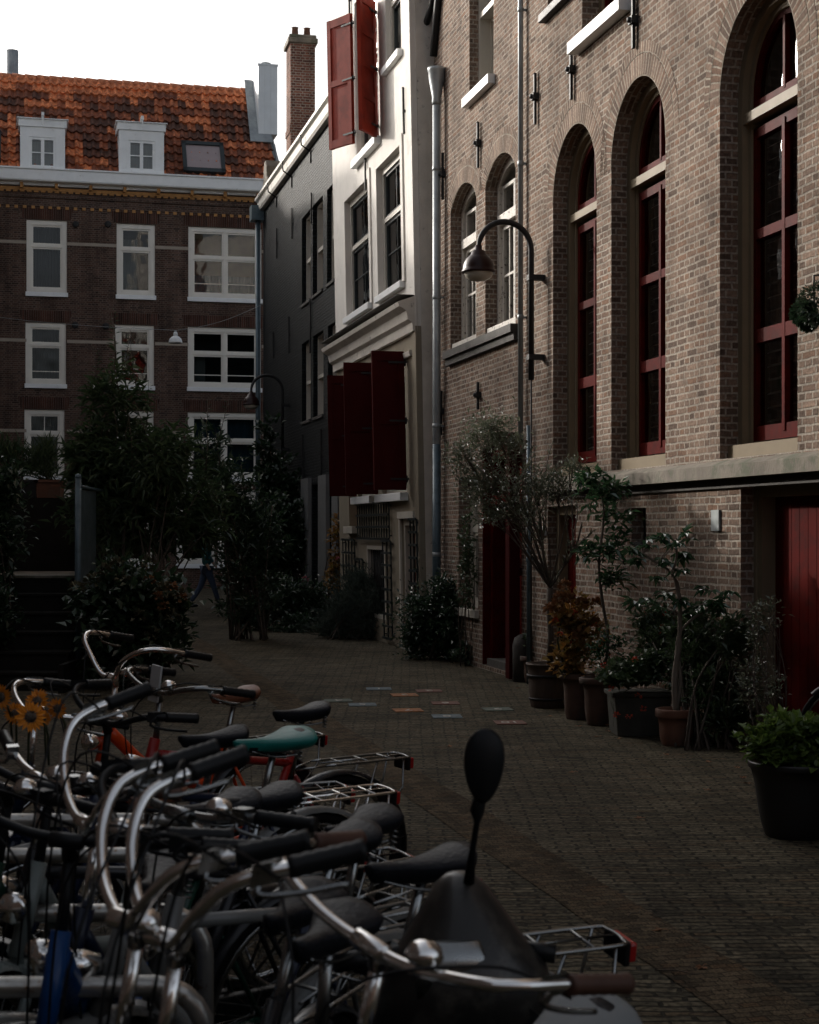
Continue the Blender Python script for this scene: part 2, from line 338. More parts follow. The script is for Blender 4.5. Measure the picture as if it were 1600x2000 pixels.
leafmat('leaf_grey', (.045, .065, .052), (.09, .115, .095), rough=.5)
leafmat('leaf_ivy', (.012, .032, .016), (.034, .060, .028), rough=.35)
glassmat('glass', tint=(.86, .9, .9)); glassmat('glass_wavy', wave=.008, refl=.6); glassmat('glass_dim', tint=(.35, .38, .38), refl=.7)
mat('glass_door', (.02, .02, .022), .1, .1)
M = MATS
# ---------------------------------------------------------------- facade toolkit
class Fac:
    def __init__(s, name, label, cat, X, Y, theta, k=0.0):
        s.root = thing(name, label, cat, (X, Y, 0), theta); s.k = k
        s.mw = Matrix.Translation((X, Y, 0)) @ Matrix.Rotation(theta, 4, 'Z'); s.inv = s.mw.inverted()
        s.warp = (lambda v: (v[0], v[1] - k * v[2], v[2])) if k else None
    def L(s, x, y, dep=0.0):
        o = s.inv @ Vector((0, 0, CH)); d = s.inv.to_3x3() @ Vector(((x - CX) / FPX, 1, (HY - y) / FPX))
        t = (dep - s.k * o.z - o.y) / (d.y + s.k * d.z); p = o + d * t
        return p.x, p.z
    def u(s, x, dep=0.0): return s.L(x, HY, dep)[0]
    def W(s, u, y, z): return s.mw @ Vector((u, y - s.k * z, z))
    def part(s, mb, name, m, parent=None, **kw): return mb.build(name, m, parent or s.root, warp=s.warp, **kw)
def rect(u0, u1, z0, z1): return [(u0, z0), (u1, z0), (u1, z1), (u0, z1)]
def arch(uc, hw, z0, zs, rise, n=20):
    return [(uc - hw, z0), (uc + hw, z0)] + [(uc + hw * math.cos(math.pi * i / n), zs + rise * math.sin(math.pi * i / n)) for i in range(n + 1)]
def seg(u0, u1, z0, zs, rise, n=12):     # segmental arch
    hw = (u1 - u0) / 2; uc = (u0 + u1) / 2; r = (hw * hw + rise * rise) / (2 * rise); a0 = math.asin(min(1, hw / r)); zc = zs + rise - r
    return [(u0, z0), (u1, z0)] + [(uc + r * math.sin(a0 - 2 * a0 * i / n), zc + r * math.cos(a0 - 2 * a0 * i / n)) for i in range(n + 1)]
def front(mb, outer, holes, y=0.0):
    loops = [[Vector((u, z, 0)) for u, z in l] for l in [outer] + holes]
    flat = [p for l in loops for p in l]; idx = mb.pts([(p.x, y, p.y) for p in flat])
    for t in tessellate_polygon(loops):
        a, b, c = (flat[i] for i in t); cr = (b - a).cross(c - a).z
        if abs(cr) < 1e-9: continue
        t = t if cr > 0 else t[::-1]; mb.face([idx[i] for i in t])
def reveal(mb, loop, y0, y1):
    n = len(loop); a = mb.pts([(u, y0, z) for u, z in loop]); b = mb.pts([(u, y1, z) for u, z in loop])
    for i in range(n): mb.face((a[i], b[i], b[(i+1) % n], a[(i+1) % n]))
def wall(f, outer, holes, m, dep=0.3, thick=5.0, name='wall'):
    mb = MB(); front(mb, outer, holes)
    for h in holes: reveal(mb, h, 0, dep)
    n = len(outer); a = mb.pts([(u, 0, z) for u, z in outer]); b = mb.pts([(u, thick, z) for u, z in outer])
    for i in range(n): mb.face((a[i], a[(i+1) % n], b[(i+1) % n], b[i]))
    mb.face(b); return f.part(mb, name, m)
def ring(mb, A, B, y0, y1, y2=None):
    n = len(A); a = mb.pts([(u, y0, z) for u, z in A]); b = mb.pts([(u, y0, z) for u, z in B]); c = mb.pts([(u, y1, z) for u, z in B])
    for i in range(n):
        j = (i + 1) % n; mb.face((a[i], a[j], b[j], b[i])); mb.face((b[i], b[j], c[j], c[i]))
    if y2 is not None:
        d = mb.pts([(u, y2, z) for u, z in A])
        for i in range(n): j = (i + 1) % n; mb.face((a[j], a[i], d[i], d[j]))
def flatpoly(mb, loop, y): mb.poly([(u, y, z) for u, z in loop])
def inset(loop, w, wb=None):
    u0 = min(p[0] for p in loop); u1 = max(p[0] for p in loop); z0 = min(p[1] for p in loop); z1 = max(p[1] for p in loop)
    uc = (u0 + u1) / 2; wb = w if wb is None else wb; hw = (u1 - u0) / 2
    zs = loop[2][1] if len(loop) > 4 else z1
    out = []
    for u, z in loop:
        nu = uc + (u - uc) * (hw - w) / hw
        if z <= z0 + 1e-6: nz = z0 + wb
        elif len(loop) == 4: nz = z1 - w
        else: nz = zs + (z - zs) * max(0.0, (z1 - zs - w)) / (z1 - zs) if z1 - zs > w * 1.5 else z - w
        out.append((nu, nz))
    return out
def interior(f, win, loop, y, mroom='room_dark', deep=.5, mcurt=None, curt=None):
    u0 = min(p[0] for p in loop) - .02; u1 = max(p[0] for p in loop) + .02; z0 = min(p[1] for p in loop) - .02; z1 = max(p[1] for p in loop) + .02
    b = MB(); i = b.pts([(u0,y,z0),(u1,y,z0),(u1,y,z1),(u0,y,z1),(u0,y+deep,z0),(u1,y+deep,z0),(u1,y+deep,z1),(u0,y+deep,z1)])
    for q in ((4,5,6,7),(0,1,5,4),(1,2,6,5),(2,3,7,6),(3,0,4,7)): b.face([i[k] for k in q])
    f.part(b, 'room', M[mroom], win)
    if mcurt:
        c = MB(); a0, a1, b0, b1 = curt or (0, 1, 0, 1); n = 28
        x0 = u0 + .03 + (u1 - u0 - .06) * a0; x1 = u0 + .03 + (u1 - u0 - .06) * a1; c0 = z0 + (z1 - z0) * b0; c1 = z0 + (z1 - z0) * b1
        for k in range(n):
            xa, xb = x0 + (x1 - x0) * k / n, x0 + (x1 - x0) * (k + 1) / n; ya, yb = y + .10 + .025 * (k % 2), y + .10 + .025 * ((k + 1) % 2)
            c.poly([(xa, ya, c0), (xb, yb, c0), (xb, yb, c1), (xa, ya, c1)], smooth=True)
        f.part(c, 'curtain', M[mcurt], win)
def rwin(f, u0, u1, z0, z1, dep=.08, fw=.09, ft=.07, fm='cream_paint', sm=None, sw=.05, cells=((0, 1, 0, 1),), muntins=(), sill=(.05, .08, .05), sillm=None, glass='glass', room='room_dark', curt=None, crange=None, proud=0, sy=.03):
    """window in a rectangular hole; cells = sashes as fractions of the clear opening, muntins = (u0,u1,z0,z1) fractions of glazing bars"""
    b = MB(); lo = rect(u0, u1, z0, z1); li = rect(u0 + fw, u1 - fw, z0 + fw * .8, z1 - fw)
    ring(b, lo, li, dep, dep + ft + .12, None)
    if proud: ring(b, rect(u0 - .002, u1 + .002, z0 - .002, z1 + .002), lo, -proud, dep, 0)
    a0, b0 = li[0]; a1, b1 = li[2]; W, H = a1 - a0, b1 - b0
    rows = sorted({c[2] for c in cells} - {0}); cols = sorted({c[0] for c in cells} - {0})
    for r_ in rows: b.box(a0, a1, dep + .004, dep + ft, b0 + H * r_ - .035, b0 + H * r_ + .035)
    for c_ in cols: b.box(a0 + W * c_ - .04, a0 + W * c_ + .04, dep + .002, dep + ft, b0, b1)
    win = f.part(b, 'window', M[fm])
    s = MB(); g = MB()
    for (x0, x1, y0, y1) in cells:
        p0, p1 = a0 + W * x0 + (.04 if x0 > 0 else 0), a0 + W * x1 - (.04 if x1 < 1 else 0); q0, q1 = b0 + H * y0 + (.035 if y0 > 0 else 0), b0 + H * y1 - (.035 if y1 < 1 else 0)
        ring(s, rect(p0, p1, q0, q1), rect(p0 + sw, p1 - sw, q0 + sw, q1 - sw), dep + sy, dep + ft + .03)
        flatpoly(g, rect(p0 + sw * .6, p1 - sw * .6, q0 + sw * .6, q1 - sw * .6), dep + ft - .002)
    for (x0, x1, y0, y1) in muntins:
        if x0 == x1: s.box(a0 + W * x0 - .012, a0 + W * x0 + .012, dep + .04, dep + ft - .01, b0 + H * y0, b0 + H * y1)
        else: s.box(a0 + W * x0, a0 + W * x1, dep + .042, dep + ft - .008, b0 + H * y0 - .012, b0 + H * y0 + .012)
    f.part(s, 'sash', M[sm or fm], win); f.part(g, 'pane', M[glass], win)
    if sill:
        q = MB(); q.box(u0 - sill[0], u1 + sill[0], -sill[2], dep + .01, z0 - sill[1], z0 - .001); f.part(q, 'sill', M[sillm or fm], win, bevel=.006)
    interior(f, win, lo, dep + ft + .12, room, .5, curt, crange)
    return win
def anchor(f, u, z0, z1, name='wall_anchor', y=-.045, cross=True):
    b = MB(); b.box(u - .018, u + .018, y, y + .03, z0, z1)
    if cross: zm = (z0 * .45 + z1 * .55); b.box(u - .05, u + .05, y - .02, 0.0, zm - .035, zm + .035); b.lathe([(0, -.03), (.03, -.02), (.03, .02), (0, .03)], (u, y - .02, zm), 8)
    else: b.box(u - .01, u + .01, y, .0, z0 * .5 + z1 * .5 - .02, z0 * .5 + z1 * .5 + .02)
    b.lathe([(0, -.012), (.026, 0), (0, .02)], (u, y + .015, z1), 8)
    return f.part(b, name, M['black_iron'])
def archring(f, uc, hw, zs, rise, w, y=-.003, m='brick_arch', n=28, a0=0, a1=math.pi, rows=1, name='arch_band', zc=None):
    b = MB(); arc = (hw + w / 2) * (a1 - a0)
    for i in range(n):
        ta, tb = a0 + (a1 - a0) * i / n, a0 + (a1 - a0) * (i + 1) / n
        P = lambda t, e: (uc + (hw + e) * math.cos(t), y, zs + (rise + e) * math.sin(t))
        ua, ub = arc * i / n, arc * (i + 1) / n
        b.poly([P(ta, 0), P(tb, 0), P(tb, w), P(ta, w)][::-1], uv=[(ua, 0), (ub, 0), (ub, w), (ua, w)][::-1])
    return f.part(b, name, M[m])
def plainface(mb, l, y, uvs): mb.poly([(u, y, z) for u, z in l], uv=uvs)

TH = math.atan2(-.9737, .2278)
def alleyX(Y): return 5.69 - .234 * Y
# ================================================================ brown brick building on the right (A)
A = Fac('brick_building', 'long brown brick building with tall arched red windows on the right side of the alley', 'building', alleyX(22.9), 22.9, TH)
U = A.u
def Zat(x, y, dep=0): return A.L(x, y, dep)[1]
tall = []
for xl, xr in ((1080, 1166), (1194, 1300), (1406, 1558)):
    u0, u1 = U(xl), U(xr); tall.append(((u0 + u1) / 2, (u1 - u0) / 2))
tall = [(c, .695) for c, h in tall]
nxt = tall[2][0] + (tall[2][0] - tall[1][0]); tall.append((nxt, .695))
Zb, Zs, Rs = 2.30, 5.235, .695
hA = []
for c, h in tall: hA.append(arch(c, h, Zb, Zs, Rs))
l1 = (U(880), U(930.5)); l2 = (U(948), U(1008)); l1 = (l1[0], l1[0] + 1.29); l2 = (l2[0], l2[0] + 1.29)
for a, b in (l1, l2): hA.append(seg(a, b, 4.12, 5.98, .26))
up1 = (U(917), U(964)); up2 = (U(1070), U(1070) + 1.15); up3 = (U(1137), U(1137) + 1.25)
ZU = (Zat(917, 192), Zat(1065, 30), Zat(1137, 78))
for (a, b), z in zip((up1, up2, up3), ZU): hA.append(rect(a, b, z, z + 2.1))
ld = (U(942), U(1019)); hA.append(seg(ld[0], ld[1], .05, 2.70, .2))
lw = (U(896), U(934)); hA.append(rect(lw[0], lw[1], .72, 2.42))
md = (U(1070), U(1125)); hA.append(rect(md[0], md[1], .10, 1.98))
gd = (U(1447), U(1447) + 2.9); hA.append(rect(gd[0], gd[1], .08, 2.10))
ul, uh = U(862), 20.5
slot = (U(1234), U(1262)); hA.append(rect(slot[0], slot[1], Zat(1248, 1058), Zat(1248, 992)))
outer = [(0, 0), (uh, 0), (uh, 13), (U(900), 13), (U(884), 10.2), (.42, 8.85), (0, 8.2)]
wall(A, outer, hA, M['brick_brown'], dep=.34)
for c, h in tall:
    archring(A, c, h, Zs, Rs, .20); archring(A, c, h + .21, Zs, Rs + .21, .105, name='arch_band')
for a, b in (l1, l2):
    archring(A, (a + b) / 2, .645, 5.90, .34, .30, a0=.15, a1=math.pi - .15)
archring(A, (ld[0] + ld[1]) / 2, (ld[1] - ld[0]) / 2, 2.66, .24, .22, a0=.1, a1=math.pi - .1)
# tall arched windows
for c, h in tall:
    b = MB(); lo = arch(c, h, Zb, Zs, Rs); li = inset(lo, .085, .02); ring(b, lo, li, .16, .36)
    li2 = inset(lo, .135, .05); ring(b, li, li2, .215, .34)
    b.box(c - h + .06, c + h - .06, .165, .30, 5.03, 5.11)
    b.box(c - h + .001, c + h - .001, .07, .30, Zb, Zb + .11)
    win = A.part(b, 'window', M['beige_paint'])
    s = MB(); hw = h - .135
    lo2 = rect(c - hw, c + hw, 2.44, 4.98); ring(s, lo2, rect(c - hw + .055, c + hw - .055, 2.56, 4.90), .235, .31)
    for z0, z1 in ((3.235, 3.345), (4.075, 4.155)): s.box(c - hw + .05, c + hw - .05, .228, .30, z0, z1)
    s.box(c - .024, c + .024, .224, .30, 2.5, 4.95)
    la = [(u, z) for u, z in arch(c, hw, 5.13, Zs, Rs - .135)]; ring(s, la, [(c + (u - c) * .915, (z if z > 5.15 else 5.13 + .075) if z <= Zs + 1e-6 else Zs + (z - Zs) * .915) for u, z in la], .235, .31)
    s.box(c - .018, c + .018, .23, .29, 5.18, Zs + Rs - .17)
    A.part(s, 'sash', M['red_paint'], win)
    g = MB(); flatpoly(g, rect(c - hw + .03, c + hw - .03, 2.5, 4.95), .272); flatpoly(g, [(c + (u - c) * .95, max(z - .02, 5.15)) for u, z in la], .274)
    A.part(g, 'pane', M['glass'], win)
    bl = MB()
    for k in range(22): z = 2.5 + k * .112; bl.obox((c, .375, z), (hw, 0, 0), (0, .016, .010), (0, -.001, .0016))
    A.part(bl, 'blind', M['white_paint'], win)
    interior(A, win, arch(c, h, Zb, Zs, Rs), .345, 'room_mid', .6, 'curtain')
# pale peeling windows of the middle part
for a, b_ in (l1, l2):
    b = MB(); lo = seg(a, b_, 4.12, 5.98, .26); li = inset(lo, .10, .10); ring(b, lo, li, .15, .36)
    b.box(a + .09, b_ - .09, .13, .26, 5.48, 5.60)
    b.box(a + .001, b_ - .001, .02, .26, 4.12, 4.22)
    win = A.part(b, 'window', M['peeling_paint'])
    s = MB(); c = (a + b_) / 2
    for x0, x1 in ((a + .1, c - .01), (c + .01, b_ - .1)):
        ring(s, rect(x0, x1, 4.22, 5.48), rect(x0 + .055, x1 - .055, 4.29, 5.42), .19, .25); s.box(x0 + .05, x1 - .05, .20, .24, 4.84, 4.87)
        s.box((x0 + x1) / 2 - .011, (x0 + x1) / 2 + .011, .202, .242, 4.27, 5.44)
        ring(s, rect(x0, x1, 5.60, 5.97), rect(x0 + .05, x1 - .05, 5.64, 5.93), .19, .25)
    A.part(s, 'sash', M['peeling_paint'], win)
    g = MB(); flatpoly(g, rect(a + .12, b_ - .12, 4.25, 5.46), .225); flatpoly(g, rect(a + .12, b_ - .12, 5.6, 6.1), .226); A.part(g, 'pane', M['glass'], win)
    interior(A, win, lo, .345, 'room_dark', .5, 'curtain', (0, 1, .05, .95))
b = MB(); b.box(l1[0] - .05, l2[1] + .12, -.10, .02, 4.02, 4.115); b.box(l1[0] - .05, l2[1] + .12, -.06, .02, 3.93, 4.02); A.part(b, 'window_ledge', M['dark_stone'])
# upper windows
rwin(A, up1[0], up1[1], ZU[0], ZU[0] + 2.1, .12, .07, .18, 'cream_paint', sy=.14, cells=((0, 1, 0, .5), (0, 1, .5, 1)), sill=(.06, .12, .09), sillm='white_paint', curt='curtain_dark')
rwin(A, up2[0], up2[1], ZU[1], ZU[1] + 2.1, .22, .09, .07, 'beige_paint', 'red_paint', cells=((0, .5, 0, 1), (.5, 1, 0, 1)), sill=(.10, .09, .08), sillm='black_iron')
rwin(A, up3[0], up3[1], ZU[2], ZU[2] + 2.1, .18, .09, .07, 'beige_paint', 'red_paint', cells=((0, .5, 0, 1), (.5, 1, 0, 1)), sill=(.13, .125, .12), sillm='white_paint')
# ground floor openings
rwin(A, lw[0], lw[1], .72, 2.42, .16, .10, .07, 'cream_paint', cells=((0, 1, 0, .62), (0, 1, .62, 1)), muntins=((.5, .5, 0, .6),), sill=(.04, .1, .06), curt='curtain', crange=(0, 1, 0, .6))
# red front door with arched fanlight
def plankdoor(f, u0, u1, z0, z1, y, n, m, name='door', parent=None):
    b = MB(); w = (u1 - u0) / n
    for k in range(n): b.box(u0 + k * w + .004, u0 + (k + 1) * w - .004, y, y + .03, z0, z1)
    b.box(u0, u1, y + .012, y + .05, z0, z1); return f.part(b, name, M[m], parent)
b = MB(); lo = seg(ld[0] + .001, ld[1] - .001, .05, 2.70, .2); li = [(min(max(u, ld[0] + .11), ld[1] - .11), min(z, 2.64) if z > 2 else z) for u, z in lo]
ring(b, lo, li, .10, .42); b.box(ld[0] + .001, ld[0] + .02, .005, .10, .06, 2.72); b.box(ld[0] + .1, ld[1] - .1, .10, .34, 2.05, 2.16)
fr = A.part(b, 'door_frame', M['red_paint'])
b = MB(); u0, u1 = ld[0] + .11, ld[1] - .11
b.box(u0, u1, .30, .34, .15, 2.05)
for pz0, pz1 in ((.3, .85), (.98, 1.25), (1.38, 1.95)):
    for q0, q1 in ((u0 + .12, (u0 + u1) / 2 - .06), ((u0 + u1) / 2 + .06, u1 - .12)): ring(b, rect(q0, q1, pz0, pz1), rect(q0 + .03, q1 - .03, pz0 + .03, pz1 - .03), .285, .30, .30)
b.box(u0, u1, .255, .30, .16, .27)
dr = A.part(b, 'door', M['red_paint'])
b = MB(); b.box((u0 + u1) / 2 - .13, (u0 + u1) / 2 + .13, .27, .30, 1.29, 1.335); b.lathe([(0, -.05), (.035, -.04), (.03, -.01), (.012, 0)], (u0 + .1, .285, 1.1), 10, 'y'); A.part(b, 'letter_slot', M['chrome'], dr)
b = MB(); b.box(u0, u1, .29, .33, 2.16, 2.82); A.part(b, 'fanlight', M['red_shutter'], fr)
b = MB(); b.box(u0, u1, .03, .5, .0, .14); A.part(b, 'doorstep', M['dark_stone'])
pu = ld[1] - .02; b = MB(); b.box(pu - .10, pu + .06, -.16, -.03, .02, 2.85); b.box(pu - .08, pu + .04, -.03, -.002, 1.2, 1.3); b.box(pu - .08, pu + .04, -.03, -.002, 2.5, 2.6); A.part(b, 'door_post', M['dark_red_paint'], bevel=.008)
# middle red door
b = MB(); ring(b, rect(md[0], md[1], .10, 1.98), rect(md[0] + .09, md[1] - .09, .10, 1.89), .10, .36); fr = A.part(b, 'door_frame', M['beige_paint'])
dr = plankdoor(A, md[0] + .09, md[1] - .09, .10, 1.89, .2, 5, 'red_paint')
b = MB(); b.box(md[1] - .36, md[1] - .15, .185, .198, 1.35, 1.52); A.part(b, 'notice', M['paper'], dr)
# wide plank door at the right edge
b = MB(); ring(b, rect(gd[0], gd[1], .08, 2.10), rect(gd[0] + .12, gd[1] - .12, .08, 1.98), .13, .36); b.box(gd[0] + .001, gd[0] + .04, .11, .13, .09, 2.09)
fr = A.part(b, 'door_frame', M['beige_paint'])
dr = plankdoor(A, gd[0] + .12, gd[1] - .12, .10, 1.98, .24, 19, 'red_paint'); 
b = MB(); b.box(gd[0], gd[1], .0, .5, .0, .08); A.part(b, 'doorstep', M['dark_stone'])
b = MB(); uk = gd[0] + 1.12; b.lathe([(.012, 0), (.03, -.02), (.03, -.055), (0, -.065)], (uk, .24, 1.02), 12, 'y'); A.part(b, 'door_handle', M['cream_paint'], dr)
# slot vent, house-number plate, ledge
b = MB(); b.box(slot[0] - .002, slot[1] + .002, .12, .14, Zat(1248, 1060), Zat(1248, 990)); b.box(slot[0], slot[1], -.015, .0, Zat(1248, 1058) - .03, Zat(1248, 1058)); A.part(b, 'vent', M['black_iron'])
b = MB(); b.box(U(1393), U(1408), -.02, -.001, Zat(1400, 1037), Zat(1400, 996)); A.part(b, 'meter_hatch', M['zinc'])
b = MB(); b.box(U(1061), U(1068), -.03, -.001, Zat(1064, 1046), Zat(1064, 1028)); A.part(b, 'house_number_plate', M['paper'])
b = MB(); uL = U(1076)
b.prism([(-.12, 2.135), (.03, 2.135), (.03, 2.298), (-.10, 2.25), (-.12, 2.24)][::-1], uL, uh); A.part(b, 'stone_ledge', M['stone'], fix=True)
b = MB(); b.box(uL, uh, -.03, -.002, 2.06, 2.133); A.part(b, 'ledge_moulding', M['dark_stone'])
# anchors
for x, y0, y1 in ((1050, 243, 145), (1121, 195, 88), (1243, 95, -5), (938, 328, 240), (869, 390, 300), (938, 800, 748), (866, 850, 765)):
    u, z0 = A.L(x, y0); _, z1 = A.L(x, y1); anchor(A, u, z0, z1)
# gable verge and gutter at the far end
b = MB(); b.tube([(U(902), -.04, 12.5), (U(886), -.04, 10.2), (.43, -.04, 8.95), (.18, -.04, 8.30)], .055, 8); b.tube([(U(900) - .15, -.08, 12.5), (U(884) - .16, -.08, 10.2), (.28, -.08, 9.0), (-.05, -.10, 8.78), (-.2, -.10, 8.74)], .05, 8); A.part(b, 'verge', M['black_iron'])
# rose knobs of clipped box on the wall at the right edge -> hanging ball plant handled with the plants
# ---- big downpipe between brick and white house
def downpipe(name, label, x, ytop, f, u, y, z1, r, m, m2=None, hopper=True, zb=0.0, zsplit=None):
    t = thing(name, label, 'downpipe', f.W(u, y, 0), TH)
    b = MB(); b.tube([(0, 0, zb), (0, 0, z1)], r, 14)
    z = zb + 1.4
    b.build('pipe', M[m], t)
    while z < z1 - .3:
        c = MB(); c.lathe([(r, -.03), (r + .006, -.025), (r + .006, .025), (r, .03)], (0, 0, z), 14); c.box(-.01, .01, 0, -y if y < 0 else .05, z - .012, z + .012); c.build('bracket', M[m], t); z += 1.75
    if hopper:
        h = MB(); h.lathe([(r, z1 - .05), (r + .012, z1), (r * 1.1, z1 + .05), (r * 2.0, z1 + .32), (r * 2.1, z1 + .40), (r * 2.25, z1 + .42), (r * 2.25, z1 + .46), (r * 1.6, z1 + .46)], (0, 0, 0), 16); h.build('hopper', M[m2 or m], t)
    return t
zt = A.L(850, 205, -.08)[1]
t = downpipe('downpipe', 'thick grey zinc downpipe with hopper head between the white and the brown brick house', 850, 0, A, U(853, -.1) + .0, -.10, zt, .055, 'zinc')
A_blue = MB(); A_blue.tube([(0, 0, .02), (0, 0, 2.9)], .0575, 14); A_blue.build('painted_lower_pipe', M['zinc_blue'], t)
downpipe('downpipe', 'thin grey downpipe running up the brown brick wall beside the curved lamp', 1016, 0, A, U(1017, -.06), -.06, 12.9, .03, 'zinc', hopper=False, zb=2.75)
downpipe('downpipe', 'thin dark pipe rising from the ground behind the olive tree pot', 1033, 0, A, U(1033, -.05), -.05, 2.9, .025, 'zinc_blue', hopper=False)
# ================================================================ street lamps
def lamp(f, u, off, zapex, span, zend, zthin, label, glow=False):
    t = thing('street_lamp', label, 'street lamp', f.W(u, 0, 0), TH, 'curved wall lamps')
    r = span / 2; yc = -off - r; zc = zapex - r
    p = [(0, -off, zthin), (0, -off, zc)] + [(0, yc + r * math.cos(a), zc + r * math.sin(a)) for a in (math.pi * k / 16 for k in range(1, 17))] + [(0, yc - r, zend)]
    MB().tube(p, [.032] * 2 + [.032] * 14 + [.026] * 3, 10).build('pole', M['black_iron'], t)
    c = MB()
    for z in (zc - .3, zthin + .25): c.box(-.045, .045, -off - .04, 0, z - .03, z + .03)
    c.build('bracket', M['black_iron'], t)
    R_ = .175; pr = [(.035, .10), (.04, .05), (.075, .035)] + [(R_ * math.sin(a), -.17 + R_ * 1.08 * math.cos(a)) for a in (math.pi / 2 * k / 9 for k in range(3, 10))] + [(R_ + .012, -.18), (R_ + .012, -.2), (R_ - .01, -.2)]
    MB().lathe(pr, (0, yc - r, zend), 28).build('lamp_shade', M['lamp_enamel'], t)
    MB().lathe([(R_ - .012, -.19), (R_ - .02, -.215), (R_ * .8, -.25), (R_ * .45, -.285), (0, -.295)], (0, yc - r, zend), 24).build('lamp_glass', M['lamp_glass'], t)
    b = MB(); b.tube([(.0, -off + .0, .3), (0, -off + .0, zthin + .05)], .010, 6); b.build('cable', M['black_iron'], t)
lu = U(1036, -.15); lz = lambda y, dep: CH + (HY - y) / FPX * (A.W(lu, dep, 0).y)
lamp(A, lu, .14, lz(433, -.45), .60, lz(497, -.74), lz(742, -.14), 'large curved lamp with brown dome shade on the brown brick wall beside the arched windows')

# ================================================================ white leaning house (C)
C = Fac('white_house', 'leaning white plastered house with dark red shutters in the middle of the picture', 'building', alleyX(22.9) - .974 * .14, 22.9 - .2278 * .14, TH, k=.020)
V = C.u
uL = C.L(654, 560)[0]; uR = .0
def cq(x, y, d=0): return C.L(x, y, d)
hC = []; mw = []
for (xl, xr, yt, yb) in ((675, 721, 368, 607), (737, 784, 311, 570)):
    u0, z1 = cq(xl, yt + (18 if xl < 700 else 12)); u1, _ = cq(xr, yt); z0 = cq((xl + xr) / 2, yb)[1]; mw.append((u0, u1, z0, cq((xl + xr) / 2, yt)[1]))
zt_ = (mw[0][3] + mw[1][3]) / 2; zb_ = (mw[0][2] + mw[1][2]) / 2
mw = [(a, b, zb_, zt_) for a, b, _, _ in mw]
u0, zs1 = cq(698, 305); u1, _ = cq(741, 270); shw = (u0, u1, cq(720, 290)[1], cq(720, 290)[1] + 2.55)
u0, _ = cq(755, 120); u1, zs2 = cq(784, 97); urw = (u0, u1, cq(770, 115)[1], cq(770, 115)[1] + 2.2)
for q in mw + [shw, urw]: hC.append(rect(*q))
# ground and first floor below the cornice
s1 = (cq(742, 700)[0], cq(790, 700)[0]); s2 = (cq(694, 700)[0], cq(728, 700)[0])
zg0 = cq(790, 962)[1]; zg1 = cq(790, 705)[1]
hC.append(rect(s1[0], s1[1], zg0, zg1 - .1)); hC.append(rect(s2[0], s2[1], zg0, zg1 - .1))
cd = (cq(786, 1100)[0], cq(812, 1100)[0]); cdz = cq(790, 1013)[1]; hC.append(rect(cd[0], cd[1], .05, cdz))
ch = (cq(717, 1100)[0], cq(752, 1100)[0]); chz = (cq(735, 1160)[1], cq(735, 1066)[1]); hC.append(rect(ch[0], ch[1], .35, chz[1]))
cs = (cq(682, 1000)[0], cq(697, 1000)[0]); csz = (cq(690, 1028)[1], cq(690, 960)[1]); hC.append(rect(cs[0], cs[1], csz[0], csz[0] + 1.0))
zcc = cq(725, 690)[1] + .05
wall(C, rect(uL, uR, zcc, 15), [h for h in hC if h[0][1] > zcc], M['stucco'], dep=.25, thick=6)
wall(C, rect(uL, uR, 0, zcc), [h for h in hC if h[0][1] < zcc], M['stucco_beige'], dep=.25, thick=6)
# raised corner strip
b = MB(); b.box(uR - .22, uR + .012, -.03, -.002, zcc, 14); b.box(uR - .3, uR - .22, -.03, -.001, 5.15, 14); C.part(b, 'corner_pilaster', M['stucco'])
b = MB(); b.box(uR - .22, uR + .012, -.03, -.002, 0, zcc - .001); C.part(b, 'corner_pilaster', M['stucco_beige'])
b = MB(); b.box(.001, .022, .06, .5, .0, 13.5); C.part(b, 'side_wall_render', M['stucco_worn'])
for i, (a, b_, z0, z1) in enumerate(mw):
    rwin(C, a, b_, z0, z1, .07, .10, .06, 'cream_paint', 'dark_green_paint', sw=.045, cells=((0, 1, 0, .6), (0, 1, .6, 1)), muntins=((.5, .5, 0, 1), (0, 1, .3, .3)), sill=(.07, .10, .08), sillm='white_paint', curt='curtain_dark', crange=(0, 1, .1, 1), glass='glass_wavy')
    b = MB(); ring(b, rect(a - .14, b_ + .14, z0 - .02, z1 + .14), rect(a, b_, z0 - .02, z1), -.025, 0, 0); C.part(b, 'window_surround', M['stucco'])
rwin(C, *shw, .07, .10, .06, 'cream_paint', 'dark_green_paint', cells=((0, 1, 0, .6), (0, 1, .6, 1)), sill=(.07, .12, .10), sillm='white_paint', curt='curtain', crange=(0, 1, 0, .5))
rwin(C, *urw, .07, .10, .06, 'cream_paint', 'dark_green_paint', cells=((0, 1, 0, .42), (0, 1, .42, 1)), sill=(.07, .10, .08), sillm='white_paint', curt='curtain', crange=(0, .5, 0, 1))
rwin(C, s1[0], s1[1], zg0, zg1 - .1, .07, .09, .06, 'cream_paint', 'dark_green_paint', cells=((0, 1, 0, .6), (0, 1, .6, 1)), sill=(.07, .12, .12), sillm='white_paint')
rwin(C, s2[0], s2[1], zg0, zg1 - .1, .07, .09, .06, 'cream_paint', 'dark_green_paint', cells=((0, 1, 0, .6), (0, 1, .6, 1)), sill=(.07, .12, .12), sillm='white_paint')
rwin(C, cs[0], cs[1], csz[0], csz[0] + 1.0, .12, .06, .06, 'wood_tan', cells=((0, 1, 0, 1),), sill=(.05, .12, .1), sillm='cream_paint')
b = MB(); ring(b, rect(cd[0], cd[1], .05, cdz), rect(cd[0] + .09, cd[1] - .09, .05, cdz - .1), .03, .2); b.box(cd[0] - .08, cd[0] - .001, -.03, -.001, 0, cdz + .1); b.box(cd[0] - .08, cd[1] + .1, -.05, -.001, cdz + .002, cdz + .1); C.part(b, 'door_frame', M['cream_paint'])
